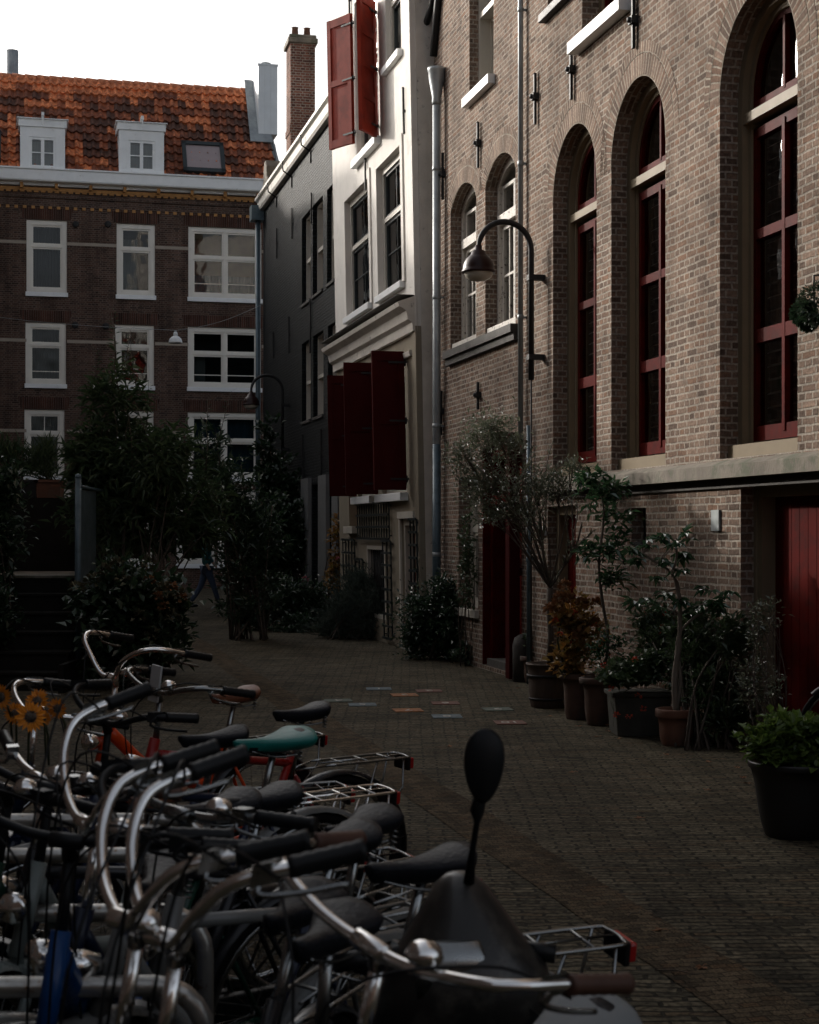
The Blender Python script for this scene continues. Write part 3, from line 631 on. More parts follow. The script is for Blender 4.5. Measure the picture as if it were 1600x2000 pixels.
plankdoor(C, cd[0] + .08, cd[1] - .08, .05, cdz - .05, .16, 5, 'red_paint')
b = MB(); ring(b, rect(ch[0], ch[1], .35, chz[1]), rect(ch[0] + .06, ch[1] - .06, .41, chz[1] - .06), .0, .2)
win = C.part(b, 'cellar_hatch_frame', M['cream_paint']); b = MB(); b.box(ch[0] + .06, ch[1] - .06, .10, .13, .4, chz[1] - .05)
for k in range(9): uu = ch[0] + .1 + (ch[1] - ch[0] - .2) * k / 8; b.tube([(uu, .06, .42), (uu, .06, chz[1] - .07)], .008, 6)
C.part(b, 'hatch_grille', M['black_iron'], win)
# cornice between first and second floor
zc0 = cq(725, 690)[1]; zc1 = cq(725, 650)[1]
b = MB(); pr = [(.01, zc0 - .02), (-.06, zc0 - .02), (-.07, zc0 + .10), (-.13, zc0 + .14), (-.15, zc0 + .26), (-.25, zc0 + .32), (-.27, zc0 + .38), (-.02, zc0 + .47), (.01, zc0 + .47)]
b.prism(pr, uL + .02, uR - .0); b.prism([(.0, zc0 - .34), (-.05, zc0 - .34), (-.07, zc0 - .27), (.0, zc0 - .24)], uL + .5, uR - .25); C.part(b, 'cornice', M['stucco_worn'], fix=True)
b = MB(); b.box(uL + .02, uR - .01, -.28, -.0, zc0 + .472, zc0 + .485); C.part(b, 'cornice_lead', M['dark_stone'])
def shutter(f, hu, w, z0, z1, ang, m, name='shutter', panels=3, y0=-.05, hinges=True, planks=False):
    """board hinged at u=hu; ang 0 = flat along -u, 90 = straight out from the wall"""
    a = R(ang); d = Vector((-math.cos(a), -math.sin(a), 0)); n = Vector((math.sin(a), -math.cos(a), 0)); o = Vector((hu, y0, 0)); b = MB(); zz = Vector((0, 0, 1))
    c = o + d * (w / 2) + zz * ((z0 + z1) / 2); b.obox(c, d * w / 2, n * .014, zz * (z1 - z0) / 2)
    st = .09 * min(1, w / .5); H = z1 - z0
    for sgn in (1, -1):
        off = n * (.022 * sgn)
        for e in (st / 2, w - st / 2): b.obox(o + d * e + off + zz * ((z0 + z1) / 2), d * st / 2, n * .0085, zz * H / 2)
        for k in range(panels + 1): zc = z0 + .07 + (H - .14) * k / panels; b.obox(o + d * (w / 2) + off * .98 + zz * zc, d * (w / 2 - .002), n * .008, zz * (.065 if k in (0, panels) else .05))
    s = f.part(b, name, M[m])
    if hinges:
        for k in range(3): h = MB(); zc = z0 + H * (.08 + .42 * k); h.obox(o + d * .10 + n * .035 + zz * zc, d * .13, n * .004, zz * .014); h.lathe([(.014, -.05), (.014, .05)], o - d * .02 + zz * zc, 8); h.obox(o + zz * zc + Vector((.04, .02, 0)), (.05, 0, 0), (0, .008, 0), zz * .018); f.part(h, 'hinge', M['black_iron'], s)
    return s
wl = shw[0] - cq(647, 180)[0]; shutter(C, shw[0] - .03, .62, cq(680, 300)[1], cq(680, 45)[1], 27, 'red_shutter', panels=2)
shutter(C, shw[1] + .02, .56, cq(735, 262, -.1)[1], cq(725, -40, -.3)[1], 143, 'red_shutter', panels=4)
# three big shutters standing out below the cornice
def outz(f, u, y, px): W_ = f.W(u, y, 3); return CH + (HY - px) / FPX * W_.y
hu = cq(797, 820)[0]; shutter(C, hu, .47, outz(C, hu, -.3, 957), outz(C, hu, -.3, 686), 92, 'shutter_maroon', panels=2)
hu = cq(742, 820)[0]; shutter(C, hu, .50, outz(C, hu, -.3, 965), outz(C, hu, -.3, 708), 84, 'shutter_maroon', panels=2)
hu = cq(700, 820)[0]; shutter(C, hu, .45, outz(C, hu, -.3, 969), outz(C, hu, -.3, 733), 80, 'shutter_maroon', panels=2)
for x, y0, y1 in ((718, 372, 302), (793, 262, 170), (728, 640, 612), (686, 28, -30)):
    u, z0 = cq(x, y0); _, z1 = cq(x, y1); anchor(C, u, z0, z1, cross=False)
# trellises on the white wall
def trellis(f, x0, x1, y0, y1, nv, nh, y=-.05, skew=None):
    (ua, _), (ub, _) = cq(x0, (y0 + y1) / 2), cq(x1, (y0 + y1) / 2); za, zb = cq((x0 + x1) / 2, y1)[1], cq((x0 + x1) / 2, y0)[1]
    b = MB()
    for k in range(nv): uu = ua + (ub - ua) * k / (nv - 1); b.box(uu - .012, uu + .012, y, y + .02, za, zb)
    for k in range(nh): zz = za + (zb - za) * k / (nh - 1); b.box(ua - .03, ub + .03, y - .018, y + .001, zz - .018, zz + .018)
    for uu in (ua, ub):
        for zz in (za + .05, zb - .05): b.box(uu - .01, uu + .01, y + .019, 0, zz - .01, zz + .01)
    return f.part(b, 'trellis', M['dark_green_paint'])
trellis(C, 703, 765, 983, 1052, 14, 4); trellis(C, 754, 770, 1056, 1246, 3, 9); trellis(C, 675, 698, 1054, 1130, 5, 4, -.052); trellis(C, 700, 714, 1092, 1140, 3, 3, -.051); trellis(C, 809, 822, 1014, 1165, 3, 7, -.06)

# ================================================================ dark painted brick house (D)
oY = 39.3
D = Fac('dark_brick_house', 'dark grey painted brick house with slim white windows left of the white house', 'building', alleyX(oY), oY, TH)
dW = []; hD = []
for (xl, xr, ytl, ybl) in ((590, 607, 428, 600), (611, 631, 400, 577), (639, 655, 375, 555), (590, 607, 672, 828), (612, 632, 655, 817), (641, 656, 640, 800)):
    u0, z1 = D.L(xl, ytl); u1, _ = D.L(xr, ytl); z0 = D.L(xl, ybl)[1]; dW.append((u0, u1, z0, z1))
zr = [sum(w_[2] for w_ in dW[:3]) / 3, sum(w_[3] for w_ in dW[:3]) / 3, sum(w_[2] for w_ in dW[3:]) / 3, sum(w_[3] for w_ in dW[3:]) / 3]
dW = [(a, b, zr[0] if i < 3 else zr[2], zr[1] if i < 3 else zr[3]) for i, (a, b, _, _) in enumerate(dW)]
dU = D.u(520); zcor = D.L(600, 295)[1]; zgf = D.L(600, 935)[1]
gw = (D.u(610), D.u(628)); gz = (D.L(619, 1160)[1], D.L(619, 945)[1]); uRd = D.u(700)
hD = [rect(*q) for q in dW] + [rect(gw[0], gw[1], gz[0], gz[1]), rect(D.u(645), D.u(655), gz[0], gz[1])]
wall(D, rect(0.0, uRd, 0, zcor), hD, M['brick_painted'], dep=.28, thick=7)
for q in dW: rwin(D, *q, .09, .05, .17, 'cream_paint', sy=.13, cells=((0, 1, 0, .5), (0, 1, .5, 1)), sill=(0, .06, .03), sillm='dark_stone', curt='curtain', crange=(0, .5, 0, 1))
rwin(D, gw[0], gw[1], *gz, .12, .12, .07, 'cream_paint', 'white_paint', cells=((0, 1, 0, .5), (0, 1, .5, 1)), sill=(.02, .1, .08), sillm='stone')
rwin(D, D.u(645), D.u(655), *gz, .12, .10, .07, 'cream_paint', cells=((0, 1, 0, .5), (0, 1, .5, 1)), sill=(.02, .1, .08), sillm='stone')
b = MB()
for x0, x1 in ((595, 609), (629, 644.5), (656, 668)): b.box(D.u(x0), D.u(x1), -.08, -.002, 0, zgf)
D.part(b, 'pilaster', M['grey_paint'])
b = MB(); b.prism([(.0, zcor - .02), (-.10, zcor - .02), (-.13, zcor + .03), (-.14, zcor + .18), (-.20, zcor + .22), (-.20, zcor + .28), (.25, zcor + .28), (.25, zcor - .0)], -.05, uRd); D.part(b, 'cornice', M['offwhite_paint'], fix=True)
for x in (541, 571, 608):
    u, z = D.L(x, 360); b = MB(); b.tube([(u, -.215, zcor + .2), (u, -.20, zcor + .0), (u, -.02, zcor - .12)], .016, 6); b.box(u - .015, u + .015, -.03, 0, zcor - .35, zcor - .1); D.part(b, 'gutter_bracket', M['black_iron'])
for x, y0, y1 in ((543, 505, 447), (573, 467, 408), (611, 437, 378), (536, 700, 650), (567, 690, 620), (594, 950, 850), (630, 945, 840), (609, 690, 590)):
    u, z0 = D.L(x, y0); _, z1 = D.L(x, y1); anchor(D, u, z0, z1, cross=False)
b = MB(); b.box(.0, uRd, .3, 6.8, zcor + .25, zcor + .30); D.part(b, 'roof', M['dark_stone'])
# stone scroll on the far corner of the parapet
b = MB(); zq = zcor + .28; pr = [(-.9, 0), (1.1, 0), (1.1, .1), (.85, .16), (.8, .40), (.55, .52), (.5, .80), (.2, 1.0), (-.15, 1.0), (-.4, .85), (-.45, .55), (-.62, .42), (-.7, .15), (-.9, .1)]
b.extrude([(.25 + x * .55, .0, zq + z * .85) for x, z in pr], (0, .35, 0)); D.part(b, 'parapet_scroll', M['stone'], fix=True, bevel=.02)
b = MB(); b.box(-.25, .12, -.3, .1, zcor - .25, zcor + .1); b.tube([(-.06, -.12, .3), (-.06, -.12, zcor - .2)], .06, 10); D.part(b, 'gutter_box', M['zinc_blue'])
# lamp far away on the dark house
lu2 = D.u(551, -.15); yy2 = D.W(lu2, -.4, 0).y
lamp(D, lu2, .14, CH + (HY - 733) / FPX * yy2, .68, CH + (HY - 774) / FPX * yy2, CH + (HY - 900) / FPX * yy2, 'small distant curved lamp with reddish dome on the dark house above the climbing ivy')
# chimney on the dark house
ct = thing('chimney', 'tall square brick chimney with two clay pots on the roof behind the dark house', 'chimney', (0, 0, 0))
Yc = 38.0; c = at(588, 300, Yc); hw = 24 * Yc / FPX; c.z = 0; ztop = at(0, 92, Yc).z; zr_ = D.L(600, 295)[1]
b = MB(); b.box(-hw, hw, -.3, .42, zr_ - 1, ztop); b.box(-hw - .02, hw + .02, -.33, .45, ztop - 2.05, ztop - 1.9); b.build('chimney_stack', M['brick_chimney'], ct)
b = MB(); b.box(-hw - .06, hw + .06, -.36, .48, ztop, ztop + .12); b.box(-hw - .03, hw + .03, -.33, .45, ztop + .121, ztop + .2); b.build('chimney_cap', M['stone'], ct, bevel=.02)
for dx in (-.14, .14): MB().lathe([(.075, ztop + .15), (.085, ztop + .2), (.07, ztop + .42), (.085, ztop + .44), (.06, ztop + .44)], (dx, 0, 0), 14).build('chimney_pot', M['terracotta'], ct)
ct.location = (c.x, Yc, 0); ct.rotation_euler = (0, 0, R(12))
# ================================================================ brown house with orange tiled roof closing the alley (E)
E = Fac('tiled_roof_house', 'dark brown brick house with orange tiled roof and white dormers closing the alley', 'building', -4.2, 50.1, R(13.4))
eL, eR = -15.5, 1.6
zc = lambda y, x=250: E.L(x, y)[1]
hE = []; ew = []
def ewin(x0, x1, y0, y1, **kw):
    xm = (x0 + x1) / 2; a, b_ = E.u(x0), E.u(x1); z1, z0 = E.L(xm, y0)[1], E.L(xm, y1)[1]
    if 'zz' in kw: z0, z1 = kw.pop('zz')
    ew.append((a, b_, z0, z1, kw)); hE.append(rect(a, b_, z0, z1))
z2 = (zc(571, 92), zc(430, 92)); z1r = (zc(750, 92), zc(630, 92)); z0r = (zc(930, 92), zc(800, 92))
one = dict(cells=((0, 1, 0, .67), (0, 1, .67, 1))); two = dict(cells=((0, .5, 0, .58), (.5, 1, 0, .58), (0, .5, .58, 1), (.5, 1, .58, 1)))
bars = ((0, 1, .17, .17),)
ewin(52, 131, 0, 0, zz=z2, curt='curtain_dark', room='room_mid', **one)
ewin(228, 303, 0, 0, zz=z2, curt='curtain', crange=(.0, .55, 0, .8), room='room_mid', **one)
ewin(368, 511, 0, 0, zz=z2, curt='curtain_blue', crange=(.05, .95, 0, .34), room='room_mid', muntins=bars, **two)
ewin(50, 129, 0, 0, zz=z1r, curt='curtain_dark', muntins=bars, **one)
ewin(225, 301, 0, 0, zz=z1r, muntins=bars, **one)
ewin(367, 510, 0, 0, zz=z1r, curt='curtain', crange=(.03, .25, .12, .55), muntins=bars, **two)
ewin(48, 126, 0, 0, zz=z0r, curt='curtain', muntins=((.5, .5, .67, 1),), **one)
ewin(225, 300, 0, 0, zz=z0r, curt='curtain_dark', **one)
ewin(367, 509, 0, 0, zz=z0r, curt='curtain_blue', crange=(0, 1, 0, 1), **two)
for q in ((-170, -90), (-120, -40)):
    pass
for xa, xb in ((-150, -70),):
    for zz in (z2, z1r, z0r): ewin(xa, xb, 0, 0, zz=zz, curt='curtain_dark', **one)
# ground floor: white framed shop-like windows, mostly behind the greenery
g0 = (.75, 3.0)
for xa, xb in ((60, 140), (225, 300), (345, 420), (426, 500)): ewin(xa, xb, 0, 0, zz=g0, curt='curtain', crange=(0, 1, .4, 1), room='room_mid', **dict(cells=((0, 1, 0, .45), (0, 1, .45, 1))))
zcb = zc(357, 92)
wall(E, rect(eL, eR, 0, zcb), hE, M['brick_dark'], dep=.22, thick=8)
for a, b_, z0, z1, kw in ew:
    rwin(E, a, b_, z0, z1, .04, .14, .07, 'offwhite_paint', sw=.055, sill=(.03, .13, .07), sillm='white_paint', glass='glass_wavy', **kw)
    if z0 > 3.2:
        lb = MB(); zt = z1 + .36; lb.poly([(a - .10, -.004, z1 + .01), (b_ + .10, -.004, z1 + .01), (b_ + .18, -.004, zt), (a - .18, -.004, zt)], uv=[(a - .10, 0), (b_ + .10, 0), (b_ + .18, .38), (a - .18, .38)])
        E.part(lb, 'lintel', M['brick_soldier'])
us = sorted([(a, b_) for a, b_, z0, z1, kw in ew if abs(z0 - z2[0]) < .01])
for zb_ in (zc(478, 180), zc(668, 180), zc(843, 180)):
    e = eL
    for a, b2 in us + [(eR, eR)]: b = MB(); b.box(e, a - .001, -.006, .001, zb_ - .045, zb_ + .045); e = b2 + .001; E.part(b, 'belt_course', M['white_stone'])
for x, y in ((148, 438), (211, 438), (147, 635), (207, 637)):
    u, z = E.L(x, y); b = MB(); b.lathe([(0, -.05), (.09, -.05), (.10, -.02), (.10, 0)], (u, 0, z), 16, 'y')
    for k in range(-2, 3): b.box(u - .07, u + .07, -.056, -.048, z + k * .03 - .006, z + k * .03 + .006)
    E.part(b, 'wall_vent', M['black_iron'])
# decorative brick frieze
b = MB(); u = eL
while u < eR: b.box(u, u + .10, -.035, -.0, zcb - .78, zcb - .70); u += .245
u = eL
while u < eR: b.box(u, u + .13, -.055, -.005, zcb - .30, zcb - .25); u += .20
b.box(eL, eR, -.06, -.0, zcb - .249, zcb - .16)
u = eL
while u < eR: b.box(u, u + .09, -.20, -.071, zcb - .2, zcb - .03); u += 1.0
E.part(b, 'frieze', M['yellow_brick'])
b = MB(); b.box(eL, eR, -.045, .0, zcb - .45, zcb - .34); b.box(eL, eR, -.03, .0, zcb - .7, zcb - .6); E.part(b, 'brick_moulding', M['brick_dark'])
b = MB(); b.prism([(.02, zcb - .118), (-.12, zcb - .118), (-.16, zcb - .06), (-.34, zcb - .02), (-.36, zcb + .02), (-.36, zcb + .30), (-.40, zcb + .32), (-.40, zcb + .36), (.25, zcb + .36), (.25, zcb + .0)], eL, eR); E.part(b, 'cornice', M['white_paint'], fix=True)
# pantile roof
zE = zcb + .30; pitch = R(57); run = 2.18; slope = run / math.cos(pitch); rows = 12; ex = slope / rows; tw = .245
mt = bpy.data.materials.new('pantile'); mt.use_nodes = True; nt = mt.node_tree; bs = nt.nodes['Principled BSDF']; LK = nt.links.new; MATS['pantile'] = mt
uvn = _n(nt, 'ShaderNodeUVMap'); fl = _n(nt, 'ShaderNodeVectorMath', operation='FLOOR'); LK(uvn.outputs[0], fl.inputs[0])
wn = _n(nt, 'ShaderNodeTexWhiteNoise', noise_dimensions='2D'); LK(fl.outputs[0], wn.inputs['Vector'])
nz = _n(nt, 'ShaderNodeTexNoise', Scale=.23, Detail=3.0, noise_dimensions='2D'); LK(fl.outputs[0], nz.inputs['Vector'])
sx = _n(nt, 'ShaderNodeSeparateXYZ'); LK(fl.outputs[0], sx.inputs[0])
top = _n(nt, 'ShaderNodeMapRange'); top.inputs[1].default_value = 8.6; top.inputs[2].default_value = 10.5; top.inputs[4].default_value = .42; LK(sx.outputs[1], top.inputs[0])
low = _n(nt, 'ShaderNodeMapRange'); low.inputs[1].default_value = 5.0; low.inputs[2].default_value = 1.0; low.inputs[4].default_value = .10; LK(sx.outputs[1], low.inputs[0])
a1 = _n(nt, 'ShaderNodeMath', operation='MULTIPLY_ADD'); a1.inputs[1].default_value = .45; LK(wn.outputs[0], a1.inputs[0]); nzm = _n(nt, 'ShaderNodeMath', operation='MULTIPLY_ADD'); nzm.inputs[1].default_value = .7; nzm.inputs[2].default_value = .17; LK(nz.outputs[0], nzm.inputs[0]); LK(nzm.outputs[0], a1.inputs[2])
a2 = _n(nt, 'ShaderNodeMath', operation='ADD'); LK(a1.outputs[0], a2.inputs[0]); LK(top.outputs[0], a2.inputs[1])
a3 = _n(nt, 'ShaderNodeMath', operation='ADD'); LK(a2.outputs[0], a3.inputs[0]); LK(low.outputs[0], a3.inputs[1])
cr = _n(nt, 'ShaderNodeValToRGB'); cr.color_ramp.elements[0].position = .60; cr.color_ramp.elements[0].color = (.085, .033, .019, 1); cr.color_ramp.elements[1].position = 1.15 if False else 1.0; cr.color_ramp.elements[1].color = (.64, .20, .075, 1)
e = cr.color_ramp.elements.new(.84); e.color = (.27, .075, .030, 1); LK(a3.outputs[0], cr.inputs[0])
tc = _n(nt, 'ShaderNodeTexCoord'); ns = _n(nt, 'ShaderNodeTexNoise', Scale=9.0, Detail=6.0); LK(tc.outputs['Object'], ns.inputs['Vector'])
mr = _n(nt, 'ShaderNodeMapRange'); mr.inputs[1].default_value = .3; mr.inputs[2].default_value = .7; mr.inputs[3].default_value = .35; mr.inputs[4].default_value = 1.5; LK(ns.outputs[0], mr.inputs[0])
vs = _n(nt, 'ShaderNodeVectorMath', operation='SCALE'); LK(cr.outputs[0], vs.inputs[0]); LK(mr.outputs[0], vs.inputs['Scale']); LK(vs.outputs[0], bs.inputs['Base Color']); bs.inputs['Roughness'].default_value = .75
b = MB(); sd_ = Vector((0, math.cos(pitch), math.sin(pitch))); nn_ = Vector((0, -math.sin(pitch), math.cos(pitch))); prof = [(0, 0), (.12, .040), (.25, .055), (.38, .040), (.5, .006), (.65, -.018), (.85, -.018), (1, -.004)]
base = Vector((0, -.12, zE)); ncol = int((.95 - eL) / tw)
def zin_edge(r): return .95 - .0 * r
for r in range(rows):
    for c in range(ncol):
        x0 = .95 - (ncol - c) * tw
        xr_lim = E.u(492, 1.6) if r >= 5 else E.u(546, .5)
        if x0 + tw > xr_lim: continue
        jit = rnd.uniform(-.006, .006)
        for (ta, ha), (tb, hb) in zip(prof, prof[1:]):
            q = []
            for t, h, v in ((ta, ha, 0), (tb, hb, 0), (tb, hb, 1), (ta, ha, 1)):
                lift = (.075 if v == 0 else .005) + jit; p = base + sd_ * (ex * (r + v * 1.06)) + nn_ * (h + lift); q.append((x0 + t * tw, p.y, p.z))
            b.poly(q, uv=[(c + .5, r + .5)] * 4, smooth=False)
            f0 = [q[0], q[1]]; d0 = nn_ * -.075
            b.poly([(f0[0][0], f0[0][1] + d0.y, f0[0][2] + d0.z), (f0[1][0], f0[1][1] + d0.y, f0[1][2] + d0.z), f0[1], f0[0]], uv=[(c + .5, r + .5)] * 4)
roof = E.part(b, 'roof', mt)
ridge = base + sd_ * slope
b = MB(); x = eL
while x < E.u(481, 2.5): 
    b.tube([(x, ridge.y + .05, ridge.z - .02), (x + .38, ridge.y + .05, ridge.z - .035)], [.13, .115], 10); x += .37
rc = E.part(b, 'ridge_tiles', M['ridge'])
b = MB(); xv0, xv1 = E.u(548, .2), E.u(492, 2.2); b.poly([(eL, base.y, base.z - .05), (xv0, base.y, base.z - .05), (xv1, ridge.y, ridge.z - .07), (eL, ridge.y, ridge.z - .07)]); b.poly([(eL, ridge.y + .1, ridge.z - .07), (xv1, ridge.y + .1, ridge.z - .07), (xv1, ridge.y + 6, ridge.z - 3), (eL, ridge.y + 6, ridge.z - 3)]); E.part(b, 'roof_underlay', M['dark_stone'])
# zinc verge on the right of the roof and the boxed-in zinc shaft
def rp(x, r, h=.05): p = base + sd_ * (ex * r) + nn_ * h; return Vector((x, p.y, p.z))
b = MB(); xa = E.u(483, 1.5)
pl = [rp(xa, 13.2), rp(xa + .35, 13.2), rp(E.u(552, .2), -.3), rp(E.u(541, .2), -.3), rp(E.u(533, 1), 5.0), rp(xa, 5.0)]
b.extrude(pl, nn_ * .04); E.part(b, 'zinc_verge', M['zinc'], fix=True)
b = MB(); xs0, xs1 = E.u(505, .9), E.u(542, .9); zs0, zs1 = E.L(523, 262, .9)[1], E.L(523, 128, .9)[1]
b.box(xs0, xs1, .9, 2.6, zs0, zs1); b.box(xs0 - .02, xs1 + .02, .88, 2.62, zs1 + .001, zs1 + .05)
for k in range(1, 3): uu = xs0 + (xs1 - xs0) * k / 3; b.box(uu - .012, uu + .012, .88, .9, zs0, zs1)
sh = E.part(b, 'zinc_shaft', M['zinc_light'])
b = MB(); b.lathe([(.13, zs1), (.13, zs1 + .16), (.17, zs1 + .165), (.17, zs1 + .2), (.0, zs1 + .26)], ((xs0 + xs1) / 2, 1.4, 0), 14); b.lathe([(.1, zs1), (.1, zs1 + .1), (.15, zs1 + .12), (0, zs1 + .16)], (xs0 + .15, 1.9, 0), 14); E.part(b, 'flue_cap', M['zinc'], sh)
for x0, x1, yt, yb in ((36, 130, 237, 337), (228, 322, 244, 343), (-160, -70, 228, 328)):
    a, c = E.u(x0, .12), E.u(x1, .12); zt, zb_ = E.L((x0 + x1) / 2, yt, .12)[1], E.L((x0 + x1) / 2, yb, .12)[1]
    b = MB(); b.box(a + .05, a + .32, -.2, 2.2, zb_, zt - .25); b.box(c - .32, c - .05, -.2, 2.2, zb_, zt - .25); b.box(a + .05, c - .05, -.199, 2.2, zt - .55, zt - .25); b.box(a, c, -.24, 2.3, zt - .249, zt - .03); b.box(a - .05, c + .05, -.29, 2.4, zt - .029, zt); b.box(a + .05, c - .05, -.22, .3, zb_ - .05, zb_ + .08)
    d = E.part(b, 'dormer', M['white_paint'], bevel=.008)
    b = MB(); m_ = (a + c) / 2; li = rect(a + .32, c - .32, zb_ + .08, zt - .55); ring(b, li, inset(li, .07), -.18, -.05); b.box(m_ - .05, m_ + .05, -.19, -.1, zb_ + .1, zt - .6)
    zm = (zb_ + .08 + zt - .55) / 2; b.box(a + .36, c - .36, -.17, -.12, zm - .015, zm + .015); E.part(b, 'dormer_window', M['white_paint'], d)
    b = MB(); flatpoly(b, li, -.14); E.part(b, 'pane', M['glass'], d)
    b = MB(); b.box(a + .32, c - .32, -.04, -.02, zb_, zt - .5); E.part(b, 'curtain', M['curtain'], d)
    b = MB(); b.box(m_ - .04, m_ + .04, -.6, -.1, zt + .002, zt + .10); b.box(m_ - .02, m_ + .02, -.58, -.54, zt - .25, zt - .02); E.part(b, 'hoisting_beam', M['white_paint'], d)
# roof window
xa, xb = E.u(356, .3), E.u(438, .3); b = MB()
def rquad(x0, x1, r0, r1, h): return [rp(x0, r0, h), rp(x1, r0, h), rp(x1, r1, h), rp(x0, r1, h)]
r0, r1 = .55, 4.35
for qx0, qx1, q0, q1 in ((xa, xb, r0, r0 + .45), (xa, xb, r1 - .4, r1), (xa, xa + .12, r0, r1), (xb - .12, xb, r0, r1)): b.extrude(rquad(qx0, qx1, q0, q1, .05), nn_ * .12)
sk = E.part(b, 'roof_window', M['dark_green_paint'], fix=True)
b = MB(); b.extrude(rquad(xa + .11, xb - .11, r0 + .4, r1 - .38, .10), nn_ * .02); mat('skylight_pane', (.30, .24, .24), .12, .05, spec=.8); E.part(b, 'pane', M['skylight_pane'], sk, fix=True)
xa, xb = E.u(-60, .3), E.u(2, .3); b = MB()
for qx0, qx1, q0, q1 in ((xa, xb, r0, r0 + .45), (xa, xb, r1 - .4, r1), (xa, xa + .12, r0, r1), (xb - .12, xb, r0, r1)): b.extrude(rquad(qx0, qx1, q0, q1, .05), nn_ * .12)
sk = E.part(b, 'roof_window', M['dark_green_paint'], fix=True)
b = MB(); b.extrude(rquad(xa + .11, xb - .11, r0 + .4, r1 - .38, .10), nn_ * .02); E.part(b, 'pane', M['skylight_pane'], sk, fix=True)
pz = E.L(24, 99, 4)[1]; b = MB(); b.lathe([(.2, zE + 2), (.2, pz), (.185, pz), (.185, pz - .2)], (E.u(24, 4), 4.0, 0), 18); E.part(b, 'flue_pipe', M['zinc'])

# ================================================================ ground
def sheet(name, corners, z, m, uvrot=0.0, kind='structure'):
    b = MB(); ca, sa = math.cos(uvrot), math.sin(uvrot)
    b.poly([(x, y, z) for x, y in corners], uv=[(x * ca + y * sa, -x * sa + y * ca) for x, y in corners]); o = b.build(name, M[m]); return tag(o, kind=kind)
sheet('ground', [(-400, -400), (400, -400), (400, 600), (-400, 600)], -.008, 'concrete')
sheet('pavement', [(-30, -12), (14, -12), (14, 49.8), (-30, 49.8)], 0.0, 'paving')
g = MB(); dirv = Vector((-.234, 1, 0)).normalized(); per = Vector((1, .234, 0)).normalized()
p0 = gnd(1330, 1870); N = 60
le = []; ri = []
for k in range(N + 1):
    s_ = -4 + 34 * k / N; c = p0 + dirv * s_; le.append(c - per * (.17 + .04 * noise.noise((k * .7, 0, 0)))); ri.append(c + per * (.17 + .04 * noise.noise((k * .7, 5, 0))))
for k in range(N): g.poly([(*q.xy, .004) for q in (le[k], ri[k], ri[k+1], le[k+1])], uv=[(0, k), (1, k), (1, k+1), (0, k+1)])
tag(g.build('gutter_strip', M['paving_strip']), kind='structure')
# painted number stones (hopscotch), numbers read from the far side
cols = {'b': (.11, .15, .17), 'r': (.15, .065, .045), 'o': (.30, .12, .04), 'g': (.09, .115, .09)}
for k, c in cols.items(): mat('tile_' + k, c, .8, .2, 8, dirt=(.06, .05, .04), dscale=14, dth=(.5, .7))
mat('tile_mark', (.42, .40, .36), .8, .15, 20)
words = {'b': 'blue', 'r': 'red', 'o': 'orange', 'g': 'grey green'}
def textmesh(txt, size, m, parent, loc, rot, name='number', ext=.001):
    cu = bpy.data.curves.new(name, 'FONT'); cu.body = txt; cu.size = size; cu.align_x = 'CENTER'; cu.align_y = 'CENTER'; cu.extrude = ext
    o = bpy.data.objects.new(name, cu); me = bpy.data.meshes.new_from_object(o); bpy.data.objects.remove(o)
    me.materials.append(m); q = bpy.data.objects.new(name, me); S.collection.objects.link(q); q.parent = parent; q.location = loc; q.rotation_euler = rot; return q
tl = [(996, 1412, 'r', '10', 'nearest to the big plant pots'), (972, 1386, 'g', '9', 'just behind the nearest red one'), (873, 1400, 'b', '8', 'in front, left of the two nearest stones'), (797, 1388, 'o', '7', 'nearest of the orange ones'), (870, 1374, 'r', '6', 'between the blue and the far red one'), (708, 1377, 'b', '5', 'on the left beside the grey green one'), (661, 1369, 'g', '4', 'leftmost of all the painted stones'), (790, 1358, 'o', '3', 'farther of the orange ones'), (838, 1350, 'r', '2', 'farthest of the red ones'), (740, 1346, 'b', '1', 'farthest of the blue ones')]
for x, y, c, num, where in tl:
    p = gnd(x, y); t = thing('painted_paving_stone', f'{words[c]} painted paving stone with a white {num}, {where}', 'paving stone', (p.x, p.y, .004), rnd.uniform(-.05, .05) + .1, 'numbered painted stones in the paving')
    MB().box(-.135, .135, -.135, .135, -.003, .004).build('stone', M['tile_' + c], t)
    textmesh(num, .17, M['tile_mark'], t, (0, 0, .0052), (0, 0, math.pi))

# ================================================================ unseen houses, added and sized for the shade they cast
def plainhouse(label, x0, x1, y0, y1, h, cols, side='x', m='brick_yard'):
    t = thing('unseen_shade_house', label, 'building', ((x0 + x1) / 2, (y0 + y1) / 2, 0)); hx, hy = (x1 - x0) / 2, (y1 - y0) / 2
    MB().box(-hx, hx, -hy, hy, 0, h).build('wall', M[m], t); MB().box(-hx - .15, hx + .15, -hy - .15, hy + .15, h + .002, h + .3).build('cornice', M['white_paint'], t)
    n = max(1, int(hy * 2 / 2.6))
    for k in range(n):
        for z in [1.0 + 2.9 * j for j in range(int(h // 2.9))]:
            w_ = MB(); yy = -hy + (k + .5) * 2 * hy / n; w_.box(hx - .02, hx + .03, yy - .5, yy + .5, z, z + 1.6); wo = w_.build('window', M['cream_paint'], t)
            g_ = MB(); g_.box(hx + .031, hx + .036, yy - .42, yy + .42, z + .08, z + 1.52); g_.build('pane', M['glass_door'], wo)
    return t
plainhouse('unseen low brick house added on the left to shade the foot of the right wall', -14, -6.6, 19.2, 24.0, 5.7, 2)
plainhouse('unseen filler house added beside the low one to shade the right wall', -14, -7.7, 24.1, 28.5, 6.2, 2)
plainhouse('unseen brick house added farther up the left to shade the middle of the alley', -16, -9.6, 28.8, 36.5, 8.9, 3)
